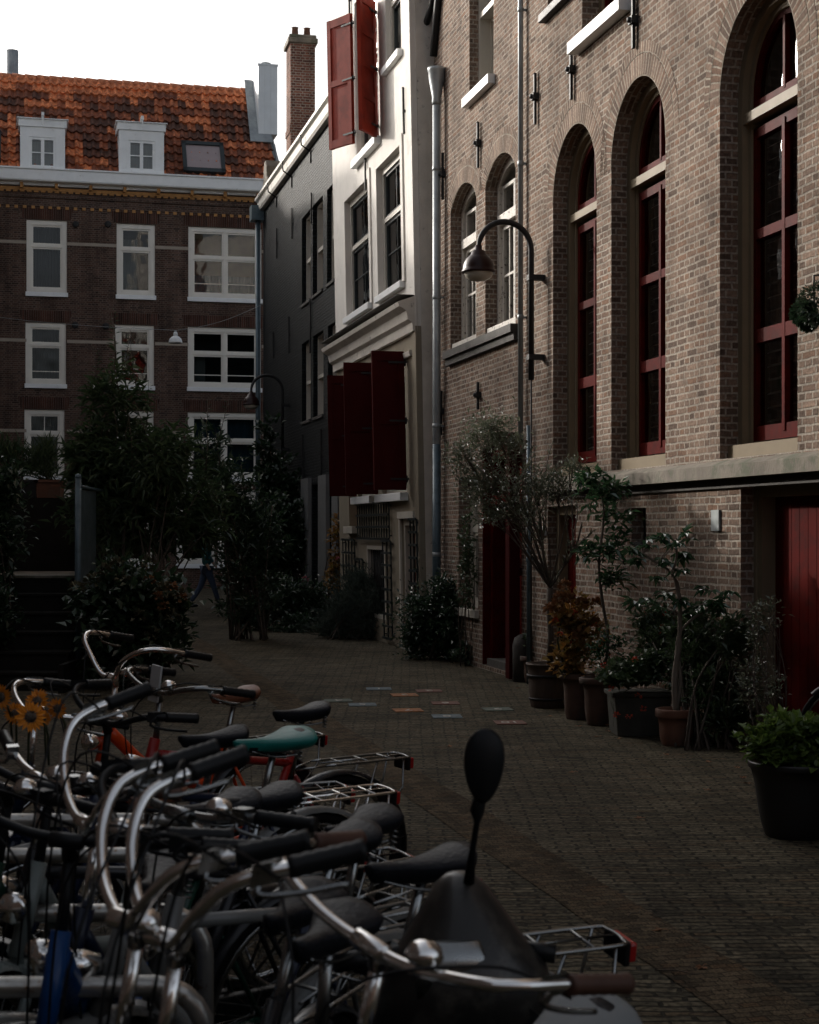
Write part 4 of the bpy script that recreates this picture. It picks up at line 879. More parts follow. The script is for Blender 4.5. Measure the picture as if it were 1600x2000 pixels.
plainhouse('unseen tall brick house added on the left to block skylight from the bicycles', -11, -4.75, -6.0, 17.4, 12.5, 3)
plainhouse('unseen brick house added near the far end to shade the dark house', -20, -12.6, 38.0, 47.0, 13.2, 3)
plainhouse('unseen brick house added behind the camera to block skylight and reflections', -14, 16, -22, -9.0, 7.0, 3)
# ================================================================ plants
def fol(b, blobs, n, L, W, droop=.15, clumps=14, spread=.3, up=.25, jl=.35, shell=.55):
    """leaf clumps scattered through ellipsoid blobs (cx,cy,cz,rx,ry,rz)"""
    cs = []; tot = sum(q[3] * q[4] * q[5] for q in blobs) or 1
    for q in blobs:
        k = max(2, int(clumps * len(blobs) * (q[3] * q[4] * q[5]) / tot + .5))
        for _ in range(k):
            v = Vector((rnd.gauss(0, 1), rnd.gauss(0, 1), rnd.gauss(0, 1))).normalized() * (shell + (1 - shell) * rnd.random()) * rnd.choice((1, 1, .6))
            cs.append((Vector((q[0] + v.x * q[3], q[1] + v.y * q[4], q[2] + v.z * q[5])), v, min(q[3], q[4], q[5]) * spread * rnd.uniform(.7, 1.4)))
    for _ in range(n):
        c, v, s = rnd.choice(cs); p = c + Vector((rnd.gauss(0, s), rnd.gauss(0, s), rnd.gauss(0, s * .8)))
        if p.z < .03: p.z = .03 + rnd.random() * .05
        d = (v * .5 + Vector((rnd.uniform(-1, 1), rnd.uniform(-1, 1), rnd.uniform(-.6, .8) + up)))
        k = rnd.uniform(1 - jl, 1 + jl); b.leaf(p, d, Vector((rnd.uniform(-.4, .4), rnd.uniform(-.4, .4), 1)), L * k, W * k, droop)
    return cs
def plant(name, label, cat, loc, blobs, n, L, W, leaf, stemm='bark', droop=.15, clumps=14, spread=.3, up=.25, stems=12, sr=.012, base=(0, 0, 0), spires=0, group=None, shell=.55, basespread=.12):
    t = thing(name, label, cat, loc, 0, group); b = MB(); cs = fol(b, blobs, n, L, W, droop, clumps, spread, up, shell=shell)
    st = MB(); B = Vector(base)
    for c, v, s in rnd.sample(cs, min(stems, len(cs))):
        b0 = B + Vector((rnd.uniform(-1, 1), rnd.uniform(-1, 1), 0)) * basespread; m_ = b0.lerp(c, .5) + Vector((rnd.uniform(-.1, .1), rnd.uniform(-.1, .1), (c - b0).length * .08))
        ps = smoothpath([b0, m_, c], 4); st.tube(ps, [sr * (1 - .65 * i / len(ps)) for i in range(len(ps))], 5)
    for _ in range(spires):   # upright shoots with small leaves and a seed spike at the tip
        c, v, s = rnd.choice([q for q in cs if q[0].z > sum(w_[0].z for w_ in cs) / len(cs)]); hgt = rnd.uniform(.35, .9); d = Vector((rnd.uniform(-.25, .25), rnd.uniform(-.2, .2), 1)).normalized()
        st.tube([c, c + d * hgt * .6, c + d * hgt + Vector((rnd.uniform(-.08, .08), 0, 0))], [.007, .005, .002], 4)
        for k in range(18):
            f = k / 18; p = c + d * hgt * f; a = rnd.uniform(0, 6.28); b.leaf(p, Vector((math.cos(a), math.sin(a), .5)), Vector((0, 0, 1)), L * (1.1 - .75 * f), W * (1.0 - .7 * f), .2)
    b.build('foliage', M[leaf], t); st.build('stem', M[stemm], t); return t
def flowers(t, cs, r, m, name='flower', petals=26):
    for c in cs:
        b = MB()
        for k in range(petals):
            a = rnd.uniform(0, 6.28); z = rnd.uniform(-.5, 1); h = math.sqrt(max(0, 1 - z * z)); d = Vector((h * math.cos(a), h * math.sin(a), z)); b.leaf(d * r * .45, d + Vector((rnd.uniform(-.4, .4),) * 3), Vector((rnd.random(), rnd.random(), 1)), r * .65, r * .5, .1)
        b.build(name, M[m], t, loc=c)
def branchtree(b, st, p, d, L, r, depth, leafL, leafW, n_leaf, upb=.15, split=(2, 3), spr=.55):
    """recursive limbs; leaves along the last two orders"""
    ps = [p]; dd = d.copy(); k = 4
    for i in range(k): dd = (dd + Vector((rnd.uniform(-.18, .18), rnd.uniform(-.18, .18), rnd.uniform(-.1, .12) + upb * .3))).normalized(); ps.append(ps[-1] + dd * L / k)
    st.tube(ps, [r * (1 - .4 * i / k) for i in range(k + 1)], 6 if r > .01 else 4)
    if depth <= 1:
        for _ in range(n_leaf):
            f = rnd.random() * k; i = min(int(f), k - 1); q = ps[i].lerp(ps[i + 1], f - i)
            b.leaf(q, dd + Vector((rnd.uniform(-1, 1), rnd.uniform(-1, 1), rnd.uniform(-.5, 1))), Vector((rnd.uniform(-1, 1), rnd.uniform(-1, 1), 1)), leafL * rnd.uniform(.7, 1.3), leafW, .12)
    if depth > 0:
        for _ in range(rnd.randint(*split)):
            f = rnd.uniform(.45, 1) * k; i = min(int(f), k - 1); q = ps[i].lerp(ps[i + 1], f - i)
            nd = (dd + Vector((rnd.gauss(0, spr), rnd.gauss(0, spr), rnd.gauss(0, spr * .6) + upb))).normalized(); branchtree(b, st, q, nd, L * rnd.uniform(.6, .85), r * .6, depth - 1, leafL, leafW, n_leaf, upb, split, spr)
def pot(name, label, cat, loc, r0, r1, h, m, rim=.03, group='pots standing along the brick wall', rimh=.06, band=False):
    t = thing(name, label, cat, loc, 0, group)
    pr = [(r0 * .96, 0), (r0, .01)] + [(r0 + (r1 - r0) * k / 6 + .006 * math.sin(k), .01 + (h - rimh - .01) * k / 6) for k in range(1, 7)] + [(r1 + rim * .7, h - rimh + .003), (r1 + rim, h - rimh + .012), (r1 + rim, h - .008), (r1 + rim * .8, h), (r1 - .012, h), (r1 - .02, h - .05)]
    MB().lathe(pr, (0, 0, 0), 32).build('pot_body', M[m], t); MB().lathe([(.0, h - .035), (r1 - .016, h - .045)][::-1], (0, 0, 0), 24).build('soil', M['soil'], t)
    if band:
        b = MB()
        for z in (h * .2, h * .72): rr = r0 + (r1 - r0) * z / h + .007; b.lathe([(rr, z - .012), (rr + .004, z - .012), (rr + .004, z + .012), (rr, z + .012)], (0, 0, 0), 32)
        b.build('hoop', M['black_iron'], t)
    return t
# ---- big shrub left of centre with upright spires
def P(x, y, Y): q = at(x, y, Y); return q
def blob(x, y, Y, rx, rz, ry=None, o=(0, 0, 0)):     # photo-pixel sized ellipsoid at distance Y, relative to o
    c = at(x, y, Y) - Vector(o); k = Y / FPX; return (c.x, c.y, c.z, rx * k, (ry or rx) * k, rz * k)
o = Vector((-3.25, 20.0, 0))
plant('shrub', 'tall loose shrub with upright leafy spires beside the dark steps', 'shrub', o, [blob(225, 790, 20, 60, 65, 60, o), blob(280, 900, 20, 120, 75, 100, o), blob(340, 1000, 20.4, 110, 80, 90, o), blob(215, 1000, 20, 85, 90, 80, o), blob(180, 900, 20, 60, 90, 60, o)], 6600, .16, .034, 'leaf_shrub', clumps=52, spread=.165, stems=34, sr=.014, spires=26, up=.1, droop=.3, basespread=.35)
o = Vector((-3.0, 17.9, 0))
t = plant('hydrangea_bush', 'dark hydrangea bush with faded brown flower heads in front of the tall shrub', 'shrub', o, [blob(240, 1180, 17.9, 85, 85, 80, o), blob(265, 1270, 17.8, 85, 70, 80, o), blob(320, 1200, 18, 45, 80, 45, o)], 5200, .12, .07, 'leaf_dark', clumps=30, spread=.28, stems=24, basespread=.3)
flowers(t, [at(x, y, 17.5 + dy) - o for x, y, dy in ((205, 1115, 0), (240, 1130, 0), (290, 1100, .1), (180, 1135, .1), (270, 1205, -.1), (320, 1160, .1), (338, 1205, 0), (318, 1150, 0), (345, 1160, .1), (150, 1150, 0), (300, 1240, 0), (230, 1105, .1))], .10, 'petal_green')
flowers(t, [at(x, y, 17.5 + dy) - o for x, y, dy in ((308, 1165, 0), (336, 1148, 0), (320, 1185, 0), (355, 1170, .1), (292, 1135, .1))], .075, 'petal_dry')
o = Vector((-2.55, 26, 0))
plant('shrub', 'broad dark shrub filling the middle of the alley behind the spired shrub', 'shrub', o, [blob(425, 940, 26, 70, 65, 60, o), blob(490, 1040, 26, 70, 80, 60, o), blob(420, 1000, 26.3, 55, 45, 50, o), blob(500, 1140, 26, 45, 60, 50, o), blob(475, 1195, 26, 50, 32, 50, o), blob(400, 880, 26, 36, 48, 40, o)], 4600, .15, .04, 'leaf_dark', clumps=48, spread=.20, stems=26, spires=14, basespread=.3, sr=.02)
o = Vector((-2.9, 33, 0))
plant('climbing_plant', 'dark ivy climbing the dark house under the small distant lamp', 'climbing plant', o, [blob(528, 880, 34.5, 27, 60, 20, o), blob(545, 970, 34, 45, 80, 25, o), blob(530, 1080, 33.5, 62, 100, 35, o), blob(470, 1100, 33, 40, 90, 35, o), blob(560, 1050, 33, 40, 90, 25, o), blob(500, 1170, 32.5, 60, 45, 40, o)], 9000, .13, .09, 'leaf_ivy', clumps=60, spread=.3, stems=20, basespread=.5, sr=.02)
o = Vector((-2.1, 29, 0))
t = plant('flower_border', 'low tangled border with one pink flower along the foot of the dark house', 'plants', o, [blob(560, 1175, 29, 55, 45, 50, o), blob(510, 1200, 28.6, 45, 32, 40, o), blob(615, 1190, 29, 45, 55, 40, o), blob(575, 1225, 28, 50, 25, 30, o)], 5200, .10, .04, 'leaf_dark', clumps=44, spread=.3, stems=26, basespread=.6)
flowers(t, [at(597, 1132, 28.5) - o], .07, 'petal_pink', petals=16)
o = Vector((-.95, 26.3, 0))
plant('lavender_bush', 'grey green feathery bush against the trellised white wall', 'shrub', o, [blob(705, 1160, 26.5, 48, 55, 30, o), blob(690, 1210, 26.2, 60, 50, 35, o), blob(740, 1200, 26, 35, 60, 25, o), blob(650, 1225, 26.5, 40, 35, 30, o)], 9000, .11, .012, 'leaf_grey', clumps=50, spread=.32, stems=20, up=.6, basespread=.4)
o = Vector((-1.5, 29.3, 0))
t = plant('climbing_rose', 'thin reddish climbing rose on the pillar between the dark and the white house', 'climbing plant', o, [blob(658, 1060, 29.2, 10, 75, 6, o), blob(655, 1130, 29.2, 14, 50, 8, o)], 520, .10, .06, 'leaf_autumn', clumps=24, spread=.8, stems=12, sr=.014, basespread=.15)
flowers(t, [at(661, 1093, 28.9) - o], .06, 'petal_pink', petals=12)
o = Vector((.55, 22.2, 0))
plant('shrub', 'rounded leafy bush at the foot of the thick downpipe', 'shrub', o, [blob(850, 1210, 22, 60, 60, 45, o), blob(895, 1230, 21.6, 45, 55, 40, o), blob(820, 1260, 22, 35, 35, 30, o), blob(875, 1165, 21.8, 30, 40, 30, o), blob(900, 1280, 21, 35, 22, 30, o)], 7500, .075, .04, 'leaf_dark', clumps=50, spread=.3, stems=24, basespread=.4)
o = Vector((.70, 20.9, 0))
plant('climbing_plant', 'thin climbing shoots beside the pale ground floor window', 'climbing plant', o, [blob(912, 1120, 20.7, 10, 85, 8, o), blob(915, 1040, 20.7, 8, 60, 8, o)], 420, .07, .04, 'leaf_shrub', clumps=26, spread=.9, stems=9, sr=.008)
o = Vector((-4.7, 18.6, 0))
plant('shrub', 'dark shrub at the left edge leaning over the steps', 'shrub', o, [blob(-40, 1010, 18.6, 75, 130, 70, o), blob(0, 1080, 18.4, 30, 80, 30, o), blob(15, 960, 18.6, 32, 50, 30, o), blob(-20, 1210, 18, 55, 90, 40, o)], 5200, .10, .05, 'leaf_dark', clumps=40, spread=.3, stems=20, basespread=.3, spires=8)
# steps with steel post and planters
st0 = gnd(0, 1340); Ys = 18.0
t = thing('garden_steps', 'dark stone steps climbing away beside the tall shrub at the left', 'steps', (-4.45, 17.6, 0))
for k in range(6):
    b = MB(); b.box(-1.1, .72, k * .30, k * .30 + (.32 if k < 5 else 2.2), (0 if k == 0 else k * .20 - .02), (k + 1) * .20 - .035); b.build('step', M['step_stone'], t)
    b = MB(); b.box(-1.12, .74, k * .30 - .025, k * .30 + .30 if k < 5 else 3.6, (k + 1) * .20 - .034, (k + 1) * .20); b.build('tread', M['stone' if k == 5 else 'step_stone'], t, bevel=.006)  # light on the top tread is put into its paler stone colour
b = MB(); b.box(-2.2, .72, 3.7, 3.9, 0, 2.15); b.build('back_wall', M['step_stone'], t)
b = MB(); b.box(.74, .80, -.3, 3.9, 0, .3); b.build('side_wall', M['step_stone'], t)
pp = atz(153, 1338, 0); zt = CH + (HY - 927) / FPX * pp.y
t = thing('handrail_post', 'blue grey steel post with sloping rail beside the dark steps', 'post', (pp.x, pp.y, 0))
MB().tube([(0, 0, 0), (0, 0, zt - .04)], .034, 12).lathe([(.034, zt - .04), (.04, zt - .03), (.03, zt), (0, zt + .012)], (0, 0, 0), 12).build('post', M['zinc_blue'], t)
MB().tube([(-.02, .02, zt - .12), (-.03, 1.2, zt - .14), (-.03, 3.4, zt - .14)], .02, 8).box(-.05, -.03, .05, 1.2, zt - 1.3, zt - .16).build('rail', M['zinc_blue'], t)
for x, lab, m_ in ((98, 'orange terracotta trough with dry grass on the wall above the steps', 'terracotta'), (45, 'black trough beside the terracotta one above the steps', 'black_pot')):
    q = at(x, 962, 21.4); t = thing('planter_trough', lab, 'planter', (q.x, q.y, 2.151), 0, 'troughs on the garden wall')
    b = MB(); ww = 22 * 21.4 / FPX * (1 if x > 60 else 1.3)
    b.extrude([(-ww, -.11, 0), (ww, -.11, 0), (ww + .02, -.13, .2), (-ww - .02, -.13, .2)], (0, .25, 0)); b.box(-ww - .035, ww + .035, -.145, .145, .2, .235); b.build('trough', M[m_], t, fix=True)
o = at(95, 962, 21.4); o.z = 2.35
plant('grass_tuft', 'pale dry grasses and yellow leaves growing in the terracotta trough', 'plants', o, [(-.1, 0, .28, .30, .12, .25), (-.45, 0, .30, .3, .12, .28)], 1100, .15, .012, 'leaf_shrub', stemm='stem_green', clumps=24, spread=.4, up=1.2)
# ---- right-hand row of pots
def potat(x, ybase): q = gnd(x, ybase); return q
q = gnd(1073, 1385); q.y += .2; kk = q.y / FPX
t = pot('wooden_tub', 'large round brown tub holding the olive tree', 'plant pot', q, .165, .205, .43, 'wood_pot', rim=.008, band=True, rimh=.02)
o = Vector((q.x, q.y, .38)); b, st = MB(), MB(); Yo = q.y
pts = [at(x, y, Yo) for x, y in ((1075, 1300), (1076, 1240), (1073, 1190), (1074, 1148))]; st.tube([p - o for p in pts], [.034, .03, .028, .03], 8)
T0 = pts[-1] - o
for (x, y, dy) in ((1040, 1060, -.1), (1012, 1000, .1), (985, 960, 0), (1000, 905, -.1), (1130, 1080, 0), (1150, 1030, .15), (1050, 980, .2), (1040, 930, -.2)):
    d = (at(x, y, Yo + dy) - o - T0); 
    if d.length > .9: d = d * (.9 / d.length)
    branchtree(b, st, T0, d.normalized(), d.length, .013, 1, .062, .016, 16, .12, (2, 3), .4)
for x, y, rx, rz in ((935, 850, 40, 38), (905, 890, 28, 38), (965, 830, 38, 25), (950, 920, 45, 38), (1000, 880, 30, 48), (990, 960, 55, 30), (935, 965, 38, 30), (1040, 945, 40, 34), (1090, 950, 48, 28), (1010, 1005, 50, 24), (1120, 915, 22, 18), (960, 1010, 35, 20)):
    q_ = blob(x, y, Yo, rx, rz, rx, o); fol(b, [q_], int(420 * rx * rz / 1600 + 120), .058, .018, .1, 9, .45, .2, shell=.3)
    c = Vector(q_[:3]); m_ = T0.lerp(c, .5) + Vector((rnd.uniform(-.08, .08), rnd.uniform(-.08, .08), -.04)); st.tube(smoothpath([T0, m_, c], 4), [.010, .009, .008, .007, .006, .005, .004, .003, .003], 5)
    for _ in range(5): e_ = c + Vector((rnd.uniform(-1, 1) * q_[3], rnd.uniform(-1, 1) * q_[4], rnd.uniform(-.6, 1.2) * q_[5])); st.tube([m_.lerp(c, .6), c.lerp(e_, .5), e_], [.004, .003, .0015], 4)
ot = thing('olive_tree', 'slender olive tree with small silvery leaves in the brown tub', 'tree', o, 0)
b.build('crown', M['leaf_olive'], ot); st.build('trunk', M['bark'], ot)
# hydrangea with orange heads
q = gnd(1131, 1408); q.y += .17
pot('plant_pot', 'slim terracotta pot just right of the brown tub', 'plant pot', q, .10, .135, .42, 'terracotta_dark'); q1 = q.copy()
q = gnd(1172, 1420); q.y += .17
pot('plant_pot', 'slim terracotta pot left of the concrete trough', 'plant pot', q, .095, .135, .42, 'terracotta_dark'); q2 = q.copy()
o = Vector((q1.x, q1.y, .38)); t = plant('hydrangea_bush', 'autumn coloured hydrangea with orange brown flower heads in a terracotta pot', 'flowering plant', o, [blob(1118, 1290, q1.y, 38, 42, 30, o), blob(1135, 1230, q1.y, 42, 50, 30, o), blob(1105, 1200, q1.y, 22, 35, 25, o)], 1000, .075, .05, 'leaf_autumn', stemm='stem_green', clumps=26, spread=.35, stems=18)
flowers(t, [at(x, y, q1.y - .12 + .1 * rnd.random()) - o for x, y in ((1088, 1185), (1103, 1145), (1075, 1190), (1090, 1215), (1136, 1180), (1160, 1218), (1110, 1170), (1130, 1240), (1092, 1168), (1165, 1180))], .072, 'petal_dry', petals=54)
flowers(t, [at(x, y, q1.y - .15) - o for x, y in ((1086, 1212), (1094, 1240), (1122, 1198), (1190, 1282), (1162, 1222))], .035, 'petal_red', petals=18)
o = Vector((q2.x, q2.y, .38)); b, st = MB(), MB()
trk = [at(x, y, q2.y) - o for x, y in ((1178, 1330), (1188, 1250), (1176, 1170), (1170, 1100), (1180, 1000), (1166, 940))]; st.tube(smoothpath(trk, 3), [.014] * 8 + [.011] * 4 + [.008] * 4, 6)
for x, y, rx, rz in ((1165, 960, 32, 26), (1190, 1010, 34, 24), (1150, 1075, 34, 20), (1205, 1065, 26, 22), (1150, 930, 26, 14), (1200, 1130, 24, 24), (1195, 960, 20, 16)):
    q_ = blob(x, y, q2.y, rx, rz, rx, o); fol(b, [q_], 115, .09, .035, .2, 6, .4, .1, shell=.4); c = Vector(q_[:3]); n_ = min(trk, key=lambda v: (v - c).length); st.tube([n_, n_.lerp(c, .6) + Vector((0, 0, .03)), c], [.006, .005, .003], 4)
fol(b, [blob(1185, 1280, q2.y, 34, 60, 25, o)], 420, .05, .028, .2, 22, .4, .2)
t = thing('potted_sapling', 'thin tall sapling with sparse leaves rising from the second terracotta pot', 'plant', o); b.build('foliage', M['leaf_glossy'], t); st.build('stem', M['bark'], t)
# geranium
q = gnd(1047, 1340); q.y += .4; pot('plant_pot', 'small dark pot tucked behind the brown tub against the wall', 'plant pot', q, .09, .12, .30, 'terracotta_dark', group='pots standing along the brick wall')
o = Vector((q.x, q.y, .28)); t = plant('geranium', 'small geranium with one red flower head behind the brown tub', 'flowering plant', o, [(-.02, -.05, .18, .10, .1, .14)], 160, .05, .045, 'leaf_shrub', stemm='stem_green', stems=6, clumps=10)
flowers(t, [at(1038, 1266, q.y - .1) - o], .05, 'petal_red', petals=40); flowers(t, [at(1052, 1272, q.y - .1) - o], .03, 'petal_red', petals=20)
b = MB(); q = gnd(1018, 1335); b.lathe([(.13, 0), (.13, .42), (.11, .50), (.05, .54), (0, .55)], (0, 0, 0), 16); tag(b.build('guard_stone', M['dark_stone'], loc=(q.x + .05, q.y + .25, 0)), 'round topped dark guard stone at the door post', 'bollard')
# concrete trough with trailing nasturtium
q = gnd(1262, 1440); t = thing('concrete_trough', 'square weathered concrete planter behind the terracotta pot of the fig', 'planter', (q.x - .02, q.y + .22, 0), TH + R(80))
b = MB(); b.extrude([(-.22, -.17, 0), (.20, -.17, 0), (.23, -.19, .33), (-.25, -.19, .33)], (0, .38, 0)); b.build('trough', M['concrete'], t, fix=True, bevel=.01)
b = MB(); b.box(-.27, .25, -.21, .21, .33, .365); b.build('rim', M['concrete'], t, bevel=.006)
o = Vector((q.x - .18, q.y + .1, .42)); t = plant('trailing_plant', 'nasturtium trailing over the concrete planter with small orange flowers', 'flowering plant', o, [blob(1232, 1325, q.y + .1, 42, 28, 30, o), blob(1208, 1370, q.y - .05, 22, 38, 20, o), blob(1205, 1415, q.y - .1, 14, 28, 14, o), blob(1270, 1300, q.y + .2, 34, 22, 25, o)], 3000, .055, .05, 'leaf_shrub', stemm='stem_green', clumps=44, spread=.4, stems=20, sr=.005)
flowers(t, [at(x, y, q.y - .22) - o for x, y in ((1192, 1345), (1247, 1360), (1205, 1397), (1229, 1400), (1256, 1385), (1180, 1300), (1240, 1290))], .035, 'petal_red', petals=14)
# fig-like plant in terracotta pot
q = gnd(1327, 1460); q.y += .16
pot('plant_pot', 'round terracotta pot with thick rim holding the broad leaved plant', 'plant pot', q, .115, .15, .29, 'terracotta', rim=.016, rimh=.07)
o = Vector((q.x, q.y, .24)); Yf = q.y; b, st = MB(), MB()
trk = [at(x, y, Yf) - o for x, y in ((1322, 1400), (1318, 1330), (1326, 1260), (1328, 1200), (1324, 1150), (1312, 1120), (1285, 1100), (1255, 1082))]; st.tube(smoothpath(trk, 3), [.026] * 7 + [.018] * 7 + [.010] * 8, 8)
st.tube(smoothpath([at(x, y, Yf) - o for x, y in ((1320, 1395), (1330, 1330), (1322, 1255), (1345, 1215), (1385, 1190))], 3), [.017] * 6 + [.011] * 7, 6)
st.tube(smoothpath([at(x, y, Yf) - o for x, y in ((1312, 1120), (1322, 1085), (1318, 1060))], 3), [.010] * 7, 6)
def palmate(b, c, d, L, n=7):
    d = d.normalized(); up = Vector((rnd.uniform(-.25, .25), rnd.uniform(-.25, .25), 1)); sd2 = d.cross(up).normalized()
    for k in range(n): a = R(-110 + 220 * k / (n - 1)); b.leaf(c, d * math.cos(a) + sd2 * math.sin(a) + Vector((0, 0, -.18)), up, L * (1 - .35 * abs(a) / 2), L * .40, .22)
for (x, y, sz) in ((1230, 1072, 1), (1262, 1062, .9), (1290, 1048, 1), (1345, 1046, .9), (1318, 1062, .8), (1335, 1085, 1), (1300, 1095, .9), (1250, 1095, .8), (1282, 1128, .7), (1325, 1110, .9), (1240, 1180, 1), (1265, 1168, .8), (1300, 1160, .9), (1330, 1170, .9), (1365, 1180, 1.1), (1395, 1175, 1), (1420, 1160, .9), (1380, 1150, .8), (1410, 1190, .9), (1345, 1195, .8), (1285, 1190, .7)):
    c = at(x, y, Yf + rnd.uniform(-.15, .15)) - o
    for _ in range(3): palmate(b, c + Vector((rnd.uniform(-.04, .04), rnd.uniform(-.04, .04), rnd.uniform(-.03, .03))), Vector((rnd.uniform(-1, 1), rnd.uniform(-1, .3), rnd.uniform(-.35, .2))), .135 * sz, rnd.choice((5, 7)))
    n_ = min(trk, key=lambda v: (v - c).length); st.tube([n_, n_.lerp(c, .5) + Vector((0, 0, .02)), c], [.005, .004, .003], 4)
t = thing('broad_leaved_plant', 'glossy plant with fingered leaves on a bare stem in the round terracotta pot', 'plant', o); b.build('foliage', M['leaf_glossy'], t); st.build('stem', M['bark_pale'], t)
o = Vector((2.35, 13.0, 0)); wy = lambda x: 18208 / (x - 50) - .38
t = plant('shrub', 'dark small leaved bush filling the corner between the fig and the wide red door', 'shrub', o, [blob(x, y, wy(x), rx, rz, ry, o) for x, y, rx, rz, ry in ((1370, 1290, 55, 60, 38), (1400, 1350, 50, 50, 38), (1300, 1270, 45, 45, 38), (1435, 1250, 28, 50, 30), (1420, 1400, 35, 30, 34), (1280, 1215, 32, 35, 28), (1350, 1230, 40, 35, 30))], 8500, .065, .026, 'leaf_shrub', clumps=60, spread=.34, stems=34, basespread=.25)
flowers(t, [at(x, y, wy(x) - .15) - o for x, y in ((1262, 1200), (1300, 1200), (1294, 1225), (1291, 1240), (1248, 1220))], .03, 'petal_red', petals=10)
o = Vector((2.70, 12.1, 0))
plant('climbing_plant', 'sparse leafy shoots climbing in front of the wide red door frame', 'climbing plant', o, [blob(1475, 1230, 12.3, 24, 60, 12, o), blob(1500, 1200, 12.2, 24, 35, 12, o), blob(1480, 1330, 12.3, 28, 60, 12, o), blob(1520, 1340, 12.0, 18, 35, 12, o), blob(1455, 1340, 12.5, 22, 50, 12, o)], 700, .045, .022, 'leaf_olive', stemm='bark', clumps=40, spread=.6, stems=22, sr=.006)
# foreground right pot
q = gnd(1572, 1645); q.y += .2
pot('plant_pot', 'big black plastic pot at the right edge of the picture', 'plant pot', q, .175, .255, .42, 'black_pot', rim=.012, rimh=.04, group='pots standing along the brick wall')
o = Vector((q.x, q.y, .38)); plant('leafy_herb', 'bright green nettle like plant spilling over the big black pot', 'plant', o, [blob(1545, 1430, q.y, 60, 30, 60, o), blob(1495, 1450, q.y, 42, 32, 45, o), blob(1600, 1460, q.y, 70, 40, 60, o), blob(1510, 1490, q.y - .1, 30, 25, 30, o), blob(1570, 1490, q.y - .1, 60, 25, 50, o)], 2600, .06, .042, 'leaf_bright', stemm='stem_green', clumps=60, spread=.3, stems=40, sr=.006, up=.3)
# clipped ball plant hanging at the wall on the right edge
uu, zz = A.L(1590, 600, -.2); t = thing('hanging_plant', 'two dark clipped balls of foliage hanging on a wall bracket at the right edge', 'hanging plant', A.W(uu, -.2, zz), TH)
b = MB()
for (x, y, r_) in ((1600, 595, .15), (1570, 612, .085), (1578, 625, .07)):
    ua, za = A.L(x, y, -.2); c = Vector((ua - uu, 0, za - zz))
    for _ in range(900):
        v = Vector((rnd.gauss(0, 1), rnd.gauss(0, 1), rnd.gauss(0, 1))).normalized(); b.leaf(c + v * r_ * rnd.uniform(.75, 1), v + Vector((rnd.uniform(-.8, .8), rnd.uniform(-.8, .8), rnd.uniform(-.8, .8))), Vector((rnd.random(), rnd.random(), 1)), .032, .02)
b.build('foliage', M['leaf_ivy'], t); MB().tube([(0, .2, .25), (0, 0, .22), (0, 0, 0)], .008, 6).build('bracket', M['black_iron'], t)
# fallen leaves
for k, (x, y) in enumerate(((1385, 1490), (1130, 1420), (1190, 1430), (1440, 1500), (1450, 1520), (1460, 1532), (1185, 1418), (1168, 1440), (1300, 1475), (1012, 1345), (1032, 1330), (1418, 1462), (1380, 1545), (1290, 1820), (1372, 1892), (1120, 1510), (880, 1460), (1250, 1600), (1075, 1400), (1210, 1445))):
    p = gnd(x, y); b = MB()
    for j in range(5): a = -1.3 + 2.6 * j / 4; b.leaf((0, 0, 0), Vector((math.cos(a), math.sin(a), rnd.uniform(0, .5))), Vector((0, 0, 1)), .035 * (1.2 - .3 * abs(a)), .016, .1)
    b.tube([(0, 0, .002), (-.02, 0, .008), (-.035, .004, .004)], .0012, 4)
    tag(b.build('fallen_leaf', M['leaf_litter'], loc=(p.x, p.y, .006)), 'small dry brown leaf fallen on the paving', 'leaf', 'fallen leaves on the paving').rotation_euler = (0, 0, rnd.uniform(0, 6.3))
for k, (x, y, a, l) in enumerate(((1345, 1532, .3, .12), (1330, 1905, -.4, .10), (1240, 1790, .9, .06))):
    p = gnd(x, y); tag(MB().tube([(-l, 0, .004), (-l * .2, .012, .010), (l * .5, -.006, .006), (l, .01, .012)], [.003, .0028, .0022, .0012], 5).build('twig', M['bark'], loc=(p.x, p.y, .005)), ('curved brown twig on the paving behind the mirror', 'short twig on the paving near the bottom of the picture', 'tiny twig on the paving beside the silver rack')[k], 'twig').rotation_euler = (0, 0, a)
# hanging street lamp on a wire
q = at(343, 668, 42.0); t = thing('hanging_lamp', 'small white enamel lamp hanging on a wire in front of the brown brick house', 'street lamp', q)
MB().lathe([(.03, .26), (.05, .24), (.06, .17), (.05, .16), (.10, .13), (.15, .08), (.175, 0), (.18, -.03), (.165, -.03), (.13, .03)], (0, 0, 0), 24).build('lamp_shade', M['white_paint'], t)
MB().lathe([(.0, .30), (.03, .29), (.035, .26), (.03, .24)], (0, 0, 0), 12).build('lamp_mount', M['zinc'], t)
cb = MB(); pa = D.W(.3, -.05, D.L(516, 596)[1]); pb = E.W(E.u(-200), -.05, E.L(120, 600)[1]) ; pl = []
for k in range(25): f = k / 24; z = 0
wire = [pa + (q + Vector((0, 0, .3)) - pa) * (k / 8) - Vector((0, 0, .12 * math.sin(math.pi * k / 8))) for k in range(9)] + [q + Vector((0, 0, .3)) + (pb - q - Vector((0, 0, .3))) * (k / 8) - Vector((0, 0, .15 * math.sin(math.pi * k / 8))) for k in range(1, 9)]
tag(cb.tube(wire, .006, 5).build('lamp_wire', M['zinc']), 'thin wire carrying the small white lamp across the end of the alley', 'wire')
